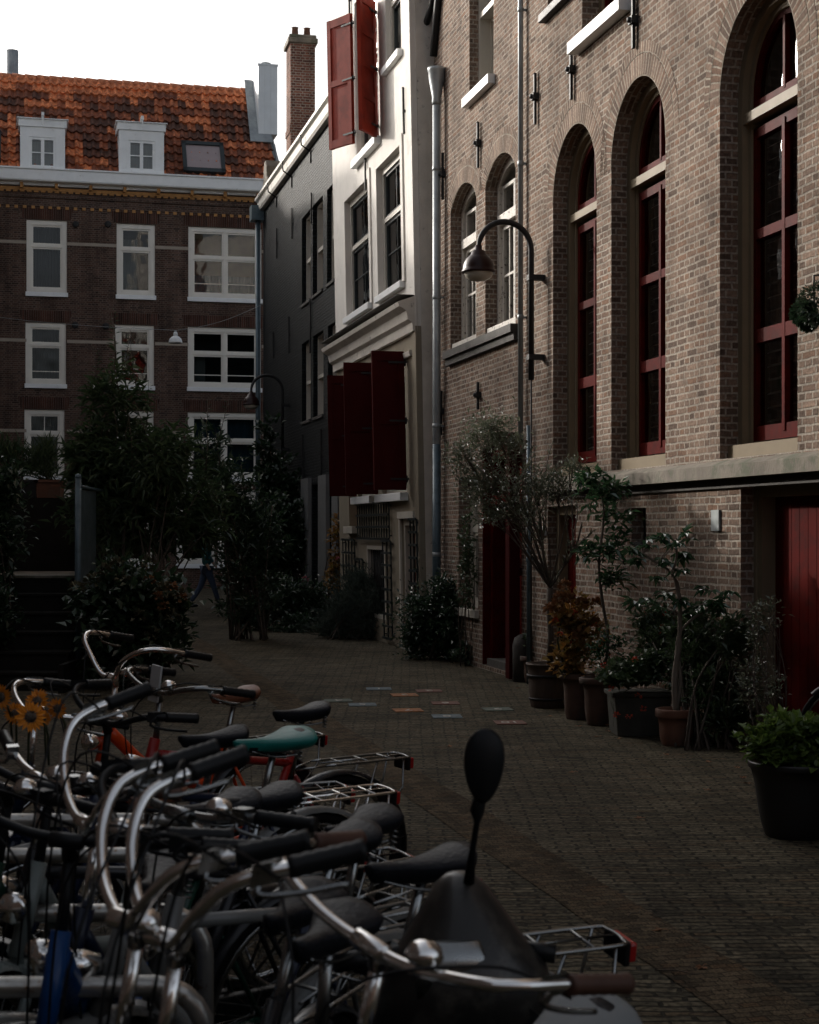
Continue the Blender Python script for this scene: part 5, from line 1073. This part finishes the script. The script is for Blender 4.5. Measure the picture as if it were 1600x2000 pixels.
# ================================================================ pedestrian far down the alley
def skinned(name, verts, edges, radii, m, parent, sub=2):
    me = bpy.data.meshes.new(name); me.from_pydata(verts, edges, []); me.materials.append(m); o_ = bpy.data.objects.new(name, me); S.collection.objects.link(o_); o_.parent = parent
    sk_ = o_.modifiers.new('skin', 'SKIN'); sk_.use_smooth_shade = True; sv = me.skin_vertices[0].data
    for i, r_ in enumerate(radii): sv[i].radius = r_ if isinstance(r_, tuple) else (r_, r_); sv[i].use_root = (i == 0)
    sm_ = o_.modifiers.new('sub', 'SUBSURF'); sm_.levels = sub; sm_.render_levels = sub; return o_
mat('skin', (.42, .26, .19), .55, .1, 8); mat('jeans', (.03, .05, .09), .8, .2, 12); mat('teal_shirt', (.015, .10, .11), .8, .2, 12); mat('hair', (.03, .02, .015), .6, .2, 20)
q = gnd(404, 1187); pr = thing('person', 'person in teal top and blue jeans walking past at the end of the alley', 'person', (q.x, q.y, 0), R(-70))
hipz = .92
body = skinned('body', [(0,0,1.0), (0,0,1.15), (0,0,1.35), (0,.01,1.46), (0,.01,1.52), (0,.0,1.60), (0,0,1.69),
    (.17,0,1.42), (.22,-.12,1.16), (.20,-.02,.93), (.20,.04,.85), (-.17,0,1.42), (-.22,.10,1.16), (-.20,.22,.97), (-.20,.28,.90)],
    [(0,1),(1,2),(2,3),(3,4),(4,5),(5,6),(2,7),(7,8),(8,9),(9,10),(2,11),(11,12),(12,13),(13,14)],
    [.11,.11,.12,.06,.055,.085,.075,.05,.042,.032,.03,.05,.042,.032,.03], M['skin'], pr)
skinned('shirt', [(0,0,.93), (0,0,1.12), (0,0,1.36), (.18,0,1.41), (.225,-.12,1.16), (.205,-.04,.98), (-.18,0,1.41), (-.225,.10,1.16), (-.205,.20,1.0)], [(0,1),(1,2),(2,3),(3,4),(4,5),(2,6),(6,7),(7,8)], [(.15,.12),(.135,.12),(.15,.13),.065,.055,.045,.065,.055,.045], M['teal_shirt'], pr)
skinned('jeans', [(0,0,.95), (.09,0,.86), (.10,.14,.48), (.10,.26,.10), (-.09,0,.86), (-.10,-.12,.47), (-.10,-.34,.14)], [(0,1),(1,2),(2,3),(0,4),(4,5),(5,6)], [.13,.10,.07,.052,.10,.07,.052], M['jeans'], pr)
b = MB()
for sx_, (fx, fy) in ((1, (.10, .30)), (-1, (-.10, -.30))): b.lathe([(.0, -.13), (.04, -.10), (.05, 0), (.04, .10), (0, .13)], (fx, fy, .05), 10, 'y', sy=.8)
b.build('shoe', M['plastic_black'], pr)
b = MB(); b.lathe([(0, -.02), (.09, 0), (.105, .06), (.09, .12), (.04, .155), (0, .16)], (0, -.012, 1.62), 14); b.build('hair', M['hair'], pr)
# ================================================================ bicycles
def torus(b, R0, r, n=36, m=8, c=(0, 0, 0)):
    c = Vector(c); b.tube([c + Vector((R0 * math.cos(2 * math.pi * k / n), 0, R0 * math.sin(2 * math.pi * k / n))) for k in range(n)], r, m, closed=True)
wr = MB(); torus(wr, .305, .011); wr.lathe([(.0, -.045), (.018, -.045), (.018, -.03), (.012, -.028), (.012, .028), (.018, .03), (.018, .045), (0, .045)], (0, 0, 0), 12, 'y')
for k in range(28):
    a = 2 * math.pi * k / 28; s_ = .03 * (1 if k % 2 else -1); a2 = a + (.5 if (k // 2) % 2 else -.5)
    wr.tube([(.018 * math.cos(a2), s_, .018 * math.sin(a2)), (.302 * math.cos(a), 0, .302 * math.sin(a))], .0011, 3, cap=False)
ty = MB(); torus(ty, .332, .019)
WH = wr.build('wheel', M['alloy']); TY = ty.build('tyre', M['tyre']); wheel_me, tyre_me = WH.data, TY.data
bpy.data.objects.remove(WH); bpy.data.objects.remove(TY)
def wheel(parent, x, steer=None):
    o_ = bpy.data.objects.new('wheel', wheel_me); S.collection.objects.link(o_); o_.parent = parent; o_.location = (x, 0, .35)
    t_ = bpy.data.objects.new('tyre', tyre_me); S.collection.objects.link(t_); t_.parent = o_; return o_
def saddle_mb(L=.255, W=.155):
    b = MB(); n = 14; rings = []
    for k in range(n + 1):
        f = k / n; x = L * .55 - L * f; hw = .018 + (W / 2 - .018) * (max(0, (f - .32) / .68) ** 1.1 if f > .32 else 0) + .008 * f
        if f > .86: hw *= 1 - ((f - .86) / .14) ** 2 * .55
        top = .012 + .018 * (f ** 2) + .010 * math.sin(f * 3.1) * -1; th = .034 + .018 * f; nose = .35 if k == 0 else 1
        rings.append(b.pts([(x, hw * nose * math.cos(a), top + (th * .28 if math.sin(a) > 0 else th) * math.sin(a) * nose) for a in (2 * math.pi * j / 16 for j in range(16))]))
    for a_, c_ in zip(rings, rings[1:]):
        for j in range(16): b.face((a_[j], a_[(j+1) % 16], c_[(j+1) % 16], c_[j]), smooth=True)
    b.face(rings[0][::-1]); b.face(rings[-1]); return b
SAD, COV = saddle_mb(), saddle_mb(.31, .23)
def bike(label, anc, px, py, head, lean=10, frame='black', saddle='leather_black', cover=None, grip='plastic_black', bar='city', barm='chrome', rack=True, style='step', steer=0, az=None, bell=True, sz=.97, headlight=True, rackm='alloy', guard='plastic_black', sx=.17):
    stem, sad = Vector((.86, 0, 1.10)), Vector((sx, 0, sz)); a = stem if anc == 'stem' else sad
    rot = Matrix.Rotation(R(head), 4, 'Z') @ Matrix.Rotation(R(-lean), 4, 'X'); wz = (rot @ a).z; tgt = atz(px, py, wz); loc = tgt - (rot @ a); loc.z = 0
    t = thing('bicycle', label, 'bicycle', loc, 0, 'bicycles parked in a dense row', rot=(R(-lean), 0, R(head)))
    fm = M['frame_' + frame]; b = MB(); BB = Vector((.42, 0, .29)); ra = Vector((0, 0, .35)); st_t = Vector((.235, 0, .80)); ht = Vector((.865, 0, .90)); hb = Vector((.915, 0, .70))
    r = .017; b.tube([BB, st_t], .0165, 10); b.tube([ht + Vector((-.004, 0, .02)), hb], .021, 12)
    if style == 'step': b.tube(smoothpath([hb + Vector((-.01, 0, .02)), Vector((.70, 0, .44)), BB + Vector((.02, 0, .03))], 6), .021, 10); b.tube(smoothpath([ht - Vector((.0, 0, .03)), Vector((.66, 0, .60)), Vector((.34, 0, .50))], 6), .016, 10)
    elif style == 'thick': b.tube([hb + Vector((-.01, 0, .02)), BB], .031, 12); b.tube(smoothpath([ht - Vector((.0, 0, .03)), Vector((.6, 0, .66)), Vector((.31, 0, .58))], 5), .027, 12)
    else: b.tube([hb + Vector((-.005, 0, .02)), BB], .0185, 10); b.tube([ht - Vector((0, 0, .04)), st_t - Vector((0, 0, .03))], .0165, 10)
    for s_ in (1, -1): b.tube([BB + Vector((0, .02 * s_, 0)), Vector((.1, .045 * s_, .33)), ra + Vector((0, .06 * s_, 0))], .010, 8); b.tube([Vector((.22, .012 * s_, .72)), ra + Vector((0, .06 * s_, 0))], .008, 8)
    b.lathe([(.026, -.035), (.026, .035)], BB, 12, 'y'); b.build('frame', fm, t)
    fa = Vector((1.08, 0, .35)); b = MB()
    for s_ in (1, -1): b.tube(smoothpath([hb + Vector((0, .045 * s_, -.03)), Vector((.985, .055 * s_, .52)), fa + Vector((0, .055 * s_, 0))], 4), [.014] * 5 + [.009] * 4, 8)
    b.box(hb.x - .02, hb.x + .02, -.055, .055, hb.z - .04, hb.z - .015); b.build('fork', fm, t)
    wheel(t, 0.0); wheel(t, 1.08)
    for cx, a0, a1 in ((0, 20, 190), (1.08, 45, 165)):
        b = MB(); n = 18; R_ = .372; rw = []
        for k in range(n + 1):
            a_ = R(a0 + (a1 - a0) * k / n); c_ = Vector((cx + R_ * math.cos(a_), 0, .35 + R_ * math.sin(a_))); u_ = Vector((math.cos(a_), 0, math.sin(a_)))
            rw.append(b.pts([c_ + Vector((0, y, 0)) - u_ * d_ for y, d_ in ((-.030, .016), (-.022, .004), (0, 0), (.022, .004), (.030, .016))]))
        for p_, q_ in zip(rw, rw[1:]):
            for j in range(4): b.face((p_[j], p_[j+1], q_[j+1], q_[j]), smooth=True)
        for s_ in (1, -1): a_ = R(a1 - 20 if cx == 0 else a0 + 20); b.tube([(cx + R_ * math.cos(a_), .028 * s_, .35 + R_ * math.sin(a_)), (cx, .05 * s_, .35)], .003, 4)
        b.build('mudguard', fm if frame in ('silver', 'pale') else M['frame_' + ('silver' if frame == 'navy' else 'black')], t)
    MB().tube([st_t - Vector((0, 0, .10)), Vector((sx + .02, 0, sz - .03))], .013, 10).build('seat_post', M['alloy'], t)
    sp = (sad.x + .02, 0, sz)
    s_o = SAD.build('saddle', M[saddle], t, loc=sp, smooth=True)
    b = MB()
    for s_ in (1, -1): b.tube(smoothpath([(.10, .012 * s_, -.02), (0, .022 * s_, -.045), (-.09, .045 * s_, -.035)], 4), .0035, 5)
    for s_ in (1, -1): b.tube([(-.08 + .008 * math.sin(k * 1.57), .05 * s_ + .012 * math.cos(k * 1.57), -.055 + .0035 * k) for k in range(14)], .003, 4)
    b.build('saddle_rail', M['alloy'], s_o)
    if cover: COV.build('saddle_cover', M[cover], s_o, loc=(0, 0, .004), smooth=True)
    # handlebar
    sr_ = R(steer); rs = lambda p: Vector((p[0] * math.cos(sr_) - p[1] * math.sin(sr_), p[0] * math.sin(sr_) + p[1] * math.cos(sr_), p[2])) + stem
    half = {'city': [(.012, 0, 0), (.014, .06, .002), (.016, .12, .012), (.012, .19, .030), (-.004, .24, .042), (-.04, .268, .046), (-.10, .280, .040), (-.15, .288, .032), (-.235, .298, .018)],
            'swan': [(.02, 0, 0), (.03, .06, .008), (.036, .13, .035), (.034, .20, .095), (.012, .245, .150), (-.03, .265, .178), (-.08, .278, .195), (-.16, .295, .222)],
            'mid': [(.012, 0, 0), (.014, .06, .002), (.016, .13, .018), (.010, .20, .045), (-.018, .24, .06), (-.06, .265, .062), (-.16, .285, .055)],
            'flat': [(.0, 0, 0), (.0, .08, .005), (-.005, .15, .02), (-.02, .22, .03), (-.05, .31, .032)],
            'high': [(.02, 0, 0), (.03, .05, .01), (.045, .11, .08), (.03, .18, .13), (-.02, .23, .15), (-.09, .255, .145), (-.17, .265, .13), (-.28, .275, .11)]}[bar]
    full = [(x, -y, z) for x, y, z in half[::-1][:-1]] + half; path = smoothpath([rs(p) for p in full], 6)
    b = MB(); b.tube(path, .0102, 12); b.lathe([(.013, -.035), (.0165, -.032), (.0165, .032), (.013, .035)], rs((.012, 0, 0)), 12, 'y')
    b.tube([ht + Vector((-.004, 0, -.02)), stem + Vector((-.012, 0, -.03))], .0125, 10); b.tube([stem + Vector((-.012, 0, -.04)), stem + Vector((-.004, 0, -.01)), rs((.012, 0, 0))], .016, 10)
    hb_o = b.build('handlebar', M[barm], t)
    for s_ in (1, -1):
        e1 = rs((half[-1][0], half[-1][1] * s_, half[-1][2])); e0 = rs((half[-2][0], half[-2][1] * s_, half[-2][2])); d_ = (e1 - e0).normalized(); e0 = e1 - d_ * (.125 if bar not in ('swan', 'mid') else .10)
        g_ = MB(); n = 12; g_.tube([e0 + (e1 + d_ * .008 - e0) * k / n for k in range(n + 1)], [.0150 + (.0016 if k % 2 else 0) for k in range(n)] + [.017], 12); g_.build('grip', M[grip], hb_o)
        lv = MB(); o1 = e0 - d_ * .03; dn = Vector((.02, 0, -.028)); lv.tube(smoothpath([o1, o1 + dn * .9, o1 + dn * 1.3 + d_ * .06, o1 + dn * 1.4 + d_ * .13], 4), .0048, 6); lv.obox(o1, d_ * .014, (.016, 0, 0), (0, 0, .016)); lv.build('brake_lever', M['alloy' if barm != 'plastic_black' else 'plastic_black'], hb_o)
    cbm = MB()
    for s_ in (1, -1):
        o1 = rs((half[-2][0] + .02, half[-2][1] * s_ * .98, half[-2][2] - .02)); cbm.tube(smoothpath([o1, o1 + Vector((.14, -.06 * s_, .05)), stem + Vector((.12, .04 * s_, -.06)), hb + Vector((.03, .02 * s_, -.02))], 6), .0028, 5)
    cbm.build('brake_cable', M['plastic_black'], hb_o)
    if bell: p_ = rs((.014, .11, .035)); MB().lathe([(.026, -.008), (.030, 0), (.024, .014), (.012, .021), (0, .023)], p_, 14).build('bell', M['chrome'], hb_o)
    if headlight:
        c_ = Vector((.955, 0, .83)); MB().lathe([(0, -.05), (.02, -.045), (.033, -.01), (.038, .02), (.030, .028), (0, .032)], c_, 14, 'x').build('headlight', M['chrome'], t)
    if rack:
        b = MB(); zr = .755; L0, L1 = .10, -.33
        b.tube(smoothpath([(L0, .055, zr), (L1 + .05, .06, zr), (L1, .035, zr), (L1, -.035, zr), (L1 + .05, -.06, zr), (L0, -.055, zr)], 5), .0055, 6)
        for x_ in (.0, -.12, -.24): b.tube([(x_, -.06, zr), (x_, .06, zr)], .004, 5)
        b.tube([(L0, .0, zr + .001), (L1, 0, zr + .001)], .004, 5)
        for s_ in (1, -1): b.tube([(-.16, .06 * s_, zr), (-.03, .075 * s_, .38)], .005, 5); b.tube([(-.30, .055 * s_, zr), (-.29, .07 * s_, zr - .12), (-.03, .076 * s_, .37)], .005, 5); b.tube([(L0, .055 * s_, zr), (.215, .015 * s_, .74)], .005, 5)
        r_o = b.build('rack', M[rackm], t)
        tlm = MB(); tlm.obox((L1 - .025, 0, zr - .03), (.012, 0, 0), (0, .045, 0), (0, 0, .024)); tlm.build('tail_light', M['reflector_red'], r_o, bevel=.006)
        tm = MB(); tm.obox((L1 - .008, 0, zr - .03), (.008, 0, 0), (0, .05, 0), (0, 0, .03)); tm.build('light_housing', M['plastic_black'], r_o, bevel=.004)
    # drive side: chain guard, crank, pedals
    b = MB(); b.extrude([(.52, -.05, .30), (.50, -.05, .37), (.43, -.05, .40), (.02, -.05, .395), (-.05, -.05, .35), (.02, -.05, .31), (.42, -.05, .19), (.50, -.05, .22)], (0, -.028, 0)); b.build('chain_guard', M[guard], t, fix=True, bevel=.006)
    ca = rnd.uniform(0, 6.28); b = MB(); cd_ = Vector((math.cos(ca), 0, math.sin(ca))) * .165
    b.tube([BB + Vector((0, -.09, 0)), BB + cd_ + Vector((0, -.10, 0))], .010, 6); b.tube([BB + Vector((0, .06, 0)), BB - cd_ + Vector((0, .07, 0))], .010, 6); b.tube([BB + Vector((0, -.09, 0)), BB + Vector((0, .06, 0))], .010, 6); cr_ = b.build('crank', M['alloy'], t)
    for s_, c_ in ((-1, BB + cd_), (1, BB - cd_)): MB().box(c_.x - .045, c_.x + .045, c_.y + .08 * s_, c_.y + .17 * s_, c_.z - .012, c_.z + .012).build('pedal', M['plastic_black'], cr_, bevel=.003)
    MB().tube([(.10, .05, .30), (.02, .15 + .1, .02 + .35 * math.tan(R(lean)) * 0)], .008, 6).build('kickstand', M['alloy'], t)
    return t, hb_o, path, rs
B = bike
B('city bicycle with chrome bars and brown grips nearest the camera', 'stem', 735, 1845, 222, 14, 'navy', cover='grey_cover', grip='grip_brown', rack=False, steer=4, sx=.36, sz=.84)
B('bicycle with plain silver curved bars second from the front', 'stem', 342, 1834, 248, 8, 'black', barm='chrome', bar='swan', rack=False, steer=-46, bell=False, sx=.25)
B('bicycle with thin curved silver bars third from the front', 'stem', 266, 1800, 250, 9, 'black', bar='swan', rack=True, rackm='alloy', steer=-50)
B('bicycle with silver rack and grey mudguard jutting out past the scooter', 'saddle', 842, 1692, 205, 9, 'silver', bar='mid', barm='plastic_black', rackm='alloy')
B('bicycle seen almost head on with steel fork and big black saddle', 'saddle', 712, 1612, 236, 6, 'silver', style='diamond', bar='flat', barm='alloy')
B('pale grey bicycle with thick tubes and a brown saddle', 'stem', 95, 1538, 256, 8, 'pale', style='thick', bar='flat', barm='plastic_black', saddle='leather_brown', grip='grip_brown')
B('bright blue bicycle low at the left edge of the row', 'stem', 135, 1640, 262, 5, 'blue', style='thick', bar='flat', barm='plastic_black', rack=False, sz=.88, headlight=False)
B('dark bicycle with tall swept silver bars and a navy saddle', 'stem', 182, 1610, 222, 9, 'navy', bar='swan', steer=-20)
B('black bicycle with flat silver bar behind the tall swept bars', 'saddle', 520, 1562, 220, 7, 'black', bar='flat', barm='chrome', style='diamond')
B('bicycle with a bright teal saddle cover and silver rack', 'saddle', 545, 1450, 219, 7, 'navy', cover='teal_cover', style='diamond', bar='mid', barm='plastic_black', rackm='chrome')
tb, hbp, pth, rsf = B('bicycle with slim black sport saddle farthest along the row, a paper tag on its bars', 'saddle', 598, 1392, 218, 4, 'red', style='diamond', bar='city', barm='alloy')
B('orange bicycle with high swept chrome bars beside the dark steps', 'stem', 222, 1322, 226, 6, 'orange', style='thick', bar='high', saddle='leather_brown')
tsf, hsf, _, rs2 = B('dark blue bicycle with artificial sunflowers on its bars', 'stem', 62, 1392, 208, 8, 'navy', bar='city')
B('green bicycle at the left edge between the pale and the sunflower bicycle', 'stem', 10, 1540, 225, 10, 'green', bar='flat', barm='plastic_black')
# paper tag
b = MB(); p_ = rsf((-.02, .0, .06)); b.obox(p_ + Vector((.03, 0, -.03)), (.004, 0, 0), (0, .035, 0), (.0, .012, .07)); b.build('paper_tag', M['paper'], hbp)
# sunflowers
def sunflower(c, r, face):
    t = thing('artificial_sunflower', 'orange artificial sunflower on the bicycle bars', 'flower', c, 0, 'artificial sunflowers on the bicycle bars'); b = MB(); f = face.normalized(); s1 = f.orthogonal().normalized(); s2 = f.cross(s1)
    for k in range(22): a = 2 * math.pi * k / 22 + rnd.uniform(-.1, .1); d = s1 * math.cos(a) + s2 * math.sin(a) + f * rnd.uniform(.0, .35); b.leaf(s1 * math.cos(a) * r * .35 + s2 * math.sin(a) * r * .35, d, f, r * .72, r * .30, .1)
    b.build('petals', M['petal_orange'], t); q = MB()
    for _ in range(60): v = Vector((rnd.gauss(0, 1), rnd.gauss(0, 1), rnd.gauss(0, 1))).normalized(); q.leaf(v * r * .28, v + f * .5, s1, r * .16, r * .12)
    q.lathe([(0, -r * .1), (r * .3, -r * .08), (r * .36, 0), (r * .25, r * .12), (0, r * .16)], (0, 0, 0), 14); ob = q.build('flower_centre', M['bark'], t); ob.rotation_euler = f.to_track_quat('Z', 'Y').to_euler()
    MB().tube([-f * .01, -f * .05 - Vector((0, 0, .06)), -f * .06 - Vector((0, 0, .16))], .004, 5).build('stem', M['stem_green'], t); return t
for i, (x, y, r_, lab) in enumerate(((2, 1361, .040, 'leftmost orange sunflower at the picture edge'), (73, 1370, .040, 'tall narrow orange sunflower above the others'), (112, 1384, .034, 'rightmost orange sunflower of the bunch'), (60, 1400, .048, 'biggest lowest orange sunflower facing the camera'), (30, 1393, .034, 'small orange sunflower left of the biggest one'), (85, 1403, .026, 'small dark orange sunflower right of the biggest one'))):
    c = at(x, y, 5.05 + .05 * (i % 3)); s = sunflower(c, r_, Vector((rnd.uniform(-.5, .5), -1, rnd.uniform(-.1, .6)))); s['label'] = lab
# galvanised parking hoops
for y, lab in ((1905, 'rusty galvanised bicycle hoop nearest the camera'), (1765, 'second galvanised bicycle hoop from the front'), (1655, 'third galvanised bicycle hoop from the front'), (1588, 'galvanised bicycle hoop farthest back in the row')):
    q = atz(400, y, .80); ln = 1.15; t = thing('bicycle_hoop', lab, 'bicycle stand', (q.x, q.y, 0), R(2), 'galvanised bicycle hoops')
    p = [(0, 0, 0), (0, 0, .68)] + [(-.1 + .1 * math.cos(a), 0, .68 + .1 * math.sin(a)) for a in (R(k * 18) for k in range(1, 6))] + [(-ln + .1 + .1 * math.cos(a), 0, .68 + .1 * math.sin(a)) for a in (R(90 + k * 18) for k in range(0, 6))] + [(-ln, 0, 0)]
    MB().tube(p, .022, 14).build('hoop', M['galvanised'], t)
    for x in (0, -ln): MB().lathe([(.055, 0), (.055, .008), (.03, .012)], (x, 0, 0), 16).build('foot_plate', M['galvanised'], t)
# ================================================================ scooter
q = at(905, 1700, 3.28); q.z = 0
t = thing('motor_scooter', 'grey motor scooter with one tall black mirror among the bicycles', 'scooter', q, R(100))
def loft(b, secs, n=24, pw=2.4):
    rings = []
    for (cx, cy, cz, rx, ry) in secs:
        r_ = []
        for j in range(n):
            a = 2 * math.pi * j / n; ca, sa = math.cos(a), math.sin(a); k = (abs(ca) ** pw + abs(sa) ** pw) ** (-1 / pw); r_.append((cx + rx * ca * k, cy + ry * sa * k, cz))
        rings.append(b.pts(r_))
    for a_, c_ in zip(rings, rings[1:]):
        for j in range(n): b.face((a_[j], a_[(j+1) % n], c_[(j+1) % n], c_[j]), smooth=True)
    b.face(rings[0][::-1]); b.face(rings[-1])
b = MB(); loft(b, [(.10, 0, .40, .06, .17), (.06, 0, .52, .075, .19), (.02, 0, .66, .10, .20), (-.02, 0, .76, .13, .185), (-.02, 0, .84, .13, .165), (0, 0, .90, .11, .115), (.01, 0, .95, .085, .08), (.03, 0, .99, .06, .052), (.03, 0, 1.01, .035, .03), (.03, 0, 1.016, .01, .01)], 24, 2.0); b.build('front_body', M['scooter_grey'], t)
b = MB(); loft(b, [(-.115, .045, .80, .012, .07), (-.122, .045, .86, .014, .075), (-.108, .04, .91, .012, .05)], 18, 2); b.build('instrument_panel', M['alloy'], t)
b = MB(); b.extrude([(-.125, -.02, .84), (-.125, -.13, .76), (-.125, -.06, .70)], (.02, 0, 0)); b.build('side_trim', M['plastic_black'], t, fix=True)
b = MB(); b.tube(smoothpath([(-.03, -.17, .86), (.0, -.10, .87), (.03, 0, .88), (0, .12, .87), (-.03, .24, .86)], 6), .012, 10); hb_ = b.build('handlebar', M['plastic_black'], t)
for s_ in (1, -1): MB().tube([(-.02, (.17 if s_ > 0 else .12) * s_, .865), (-.04, (.265 if s_ > 0 else .18) * s_, .858)], .019, 12).build('grip', M['plastic_black'], hb_)
mc = at(945, 1495, 3.22); ml = t.matrix_basis.inverted() @ mc
mt_ = t; t_m = Matrix.Translation(q) @ Matrix.Rotation(R(100), 4, 'Z'); ml = t_m.inverted() @ mc; bot = t_m.inverted() @ at(916, 1722, 3.27)
b = MB(); low = t_m.inverted() @ at(932, 1585, 3.23); b.tube(smoothpath([bot, bot.lerp(low, .5) + Vector((0, .004, 0)), low, ml - Vector((0, 0, .05))], 5), [.012] * 4 + [.008] * 4 + [.014] * 5 + [.012, .01, .01], 10)[0] if False else b.tube([bot, bot.lerp(low, .45), low - Vector((0, 0, .02)), low, ml - Vector((0, 0, .03))], [.012, .0065, .0065, .015, .011], 12)
mir = b.build('mirror_stalk', M['plastic_black'], t)
b = MB(); n = 28; out = []
for k in range(n):
    a = 2 * math.pi * k / n; y_ = .040 * math.cos(a) * (1 + .18 * math.sin(a)); z_ = .074 * math.sin(a); out.append((y_ + .10 * z_ * -1 * .35, z_))
ri_ = []
for dx, s_ in ((-.012, .0), (-.012, .90), (-.006, 1.0), (.006, .97), (.016, .75), (.022, .35)): ri_.append(b.pts([ml + Vector((dx, y_ * max(s_, .001), z_ * max(s_, .001))) for y_, z_ in out]))
for a_, c_ in zip(ri_, ri_[1:]):
    for j in range(n): b.face((a_[j], a_[(j+1) % n], c_[(j+1) % n], c_[j]), smooth=True)
b.face(ri_[-1]); b.build('mirror', M['plastic_black'], t, fix=True)
b = MB(); b.box(-.50, .02, -.13, .13, .20, .26); b.build('floorboard', M['plastic_black'], t, bevel=.02)
b = MB(); loft(b, [(-.80, 0, .26, .28, .13), (-.84, 0, .45, .36, .15), (-.88, 0, .62, .40, .15), (-.88, 0, .68, .38, .13)]); b.build('rear_body', M['scooter_grey'], t)
b = MB(); loft(b, [(-.82, 0, .681, .34, .12), (-.82, 0, .74, .36, .13), (-.84, 0, .78, .33, .11)]); b.build('seat', M['leather_black'], t)
for x_ in (.33, -1.05):
    b = MB(); torus(b, .20, .055, 28, 10, (0, 0, 0)); b.lathe([(0, -.05), (.15, -.04), (.15, .04), (0, .05)], (0, 0, 0), 20, 'y'); b.build('wheel', M['tyre'], t, loc=(x_, 0, .255))
b = MB(); loft(b, [(.30, 0, .44, .20, .07), (.29, 0, .50, .17, .065), (.25, 0, .54, .10, .05)]); b.tube([(.10, .05, .62), (.33, .085, .255)], .02, 8); b.tube([(.10, -.05, .62), (.33, -.085, .255)], .02, 8); b.build('front_mudguard', M['scooter_grey'], t)
# small moped by the wide door on the right edge
uu = A.u(1640, -1.0); q = A.W(uu, -1.0, 0)
wc = at(1640, 1430, 11.2); 
tm_, hbm, _, _ = B('blue city bicycle leaning by the wide red door, cut by the right picture edge', 'stem', 1640, 1296, 176, 6, 'blue', bar='city', headlight=True); tm_.location = (wc.x + 1.13, 11.1, 0)
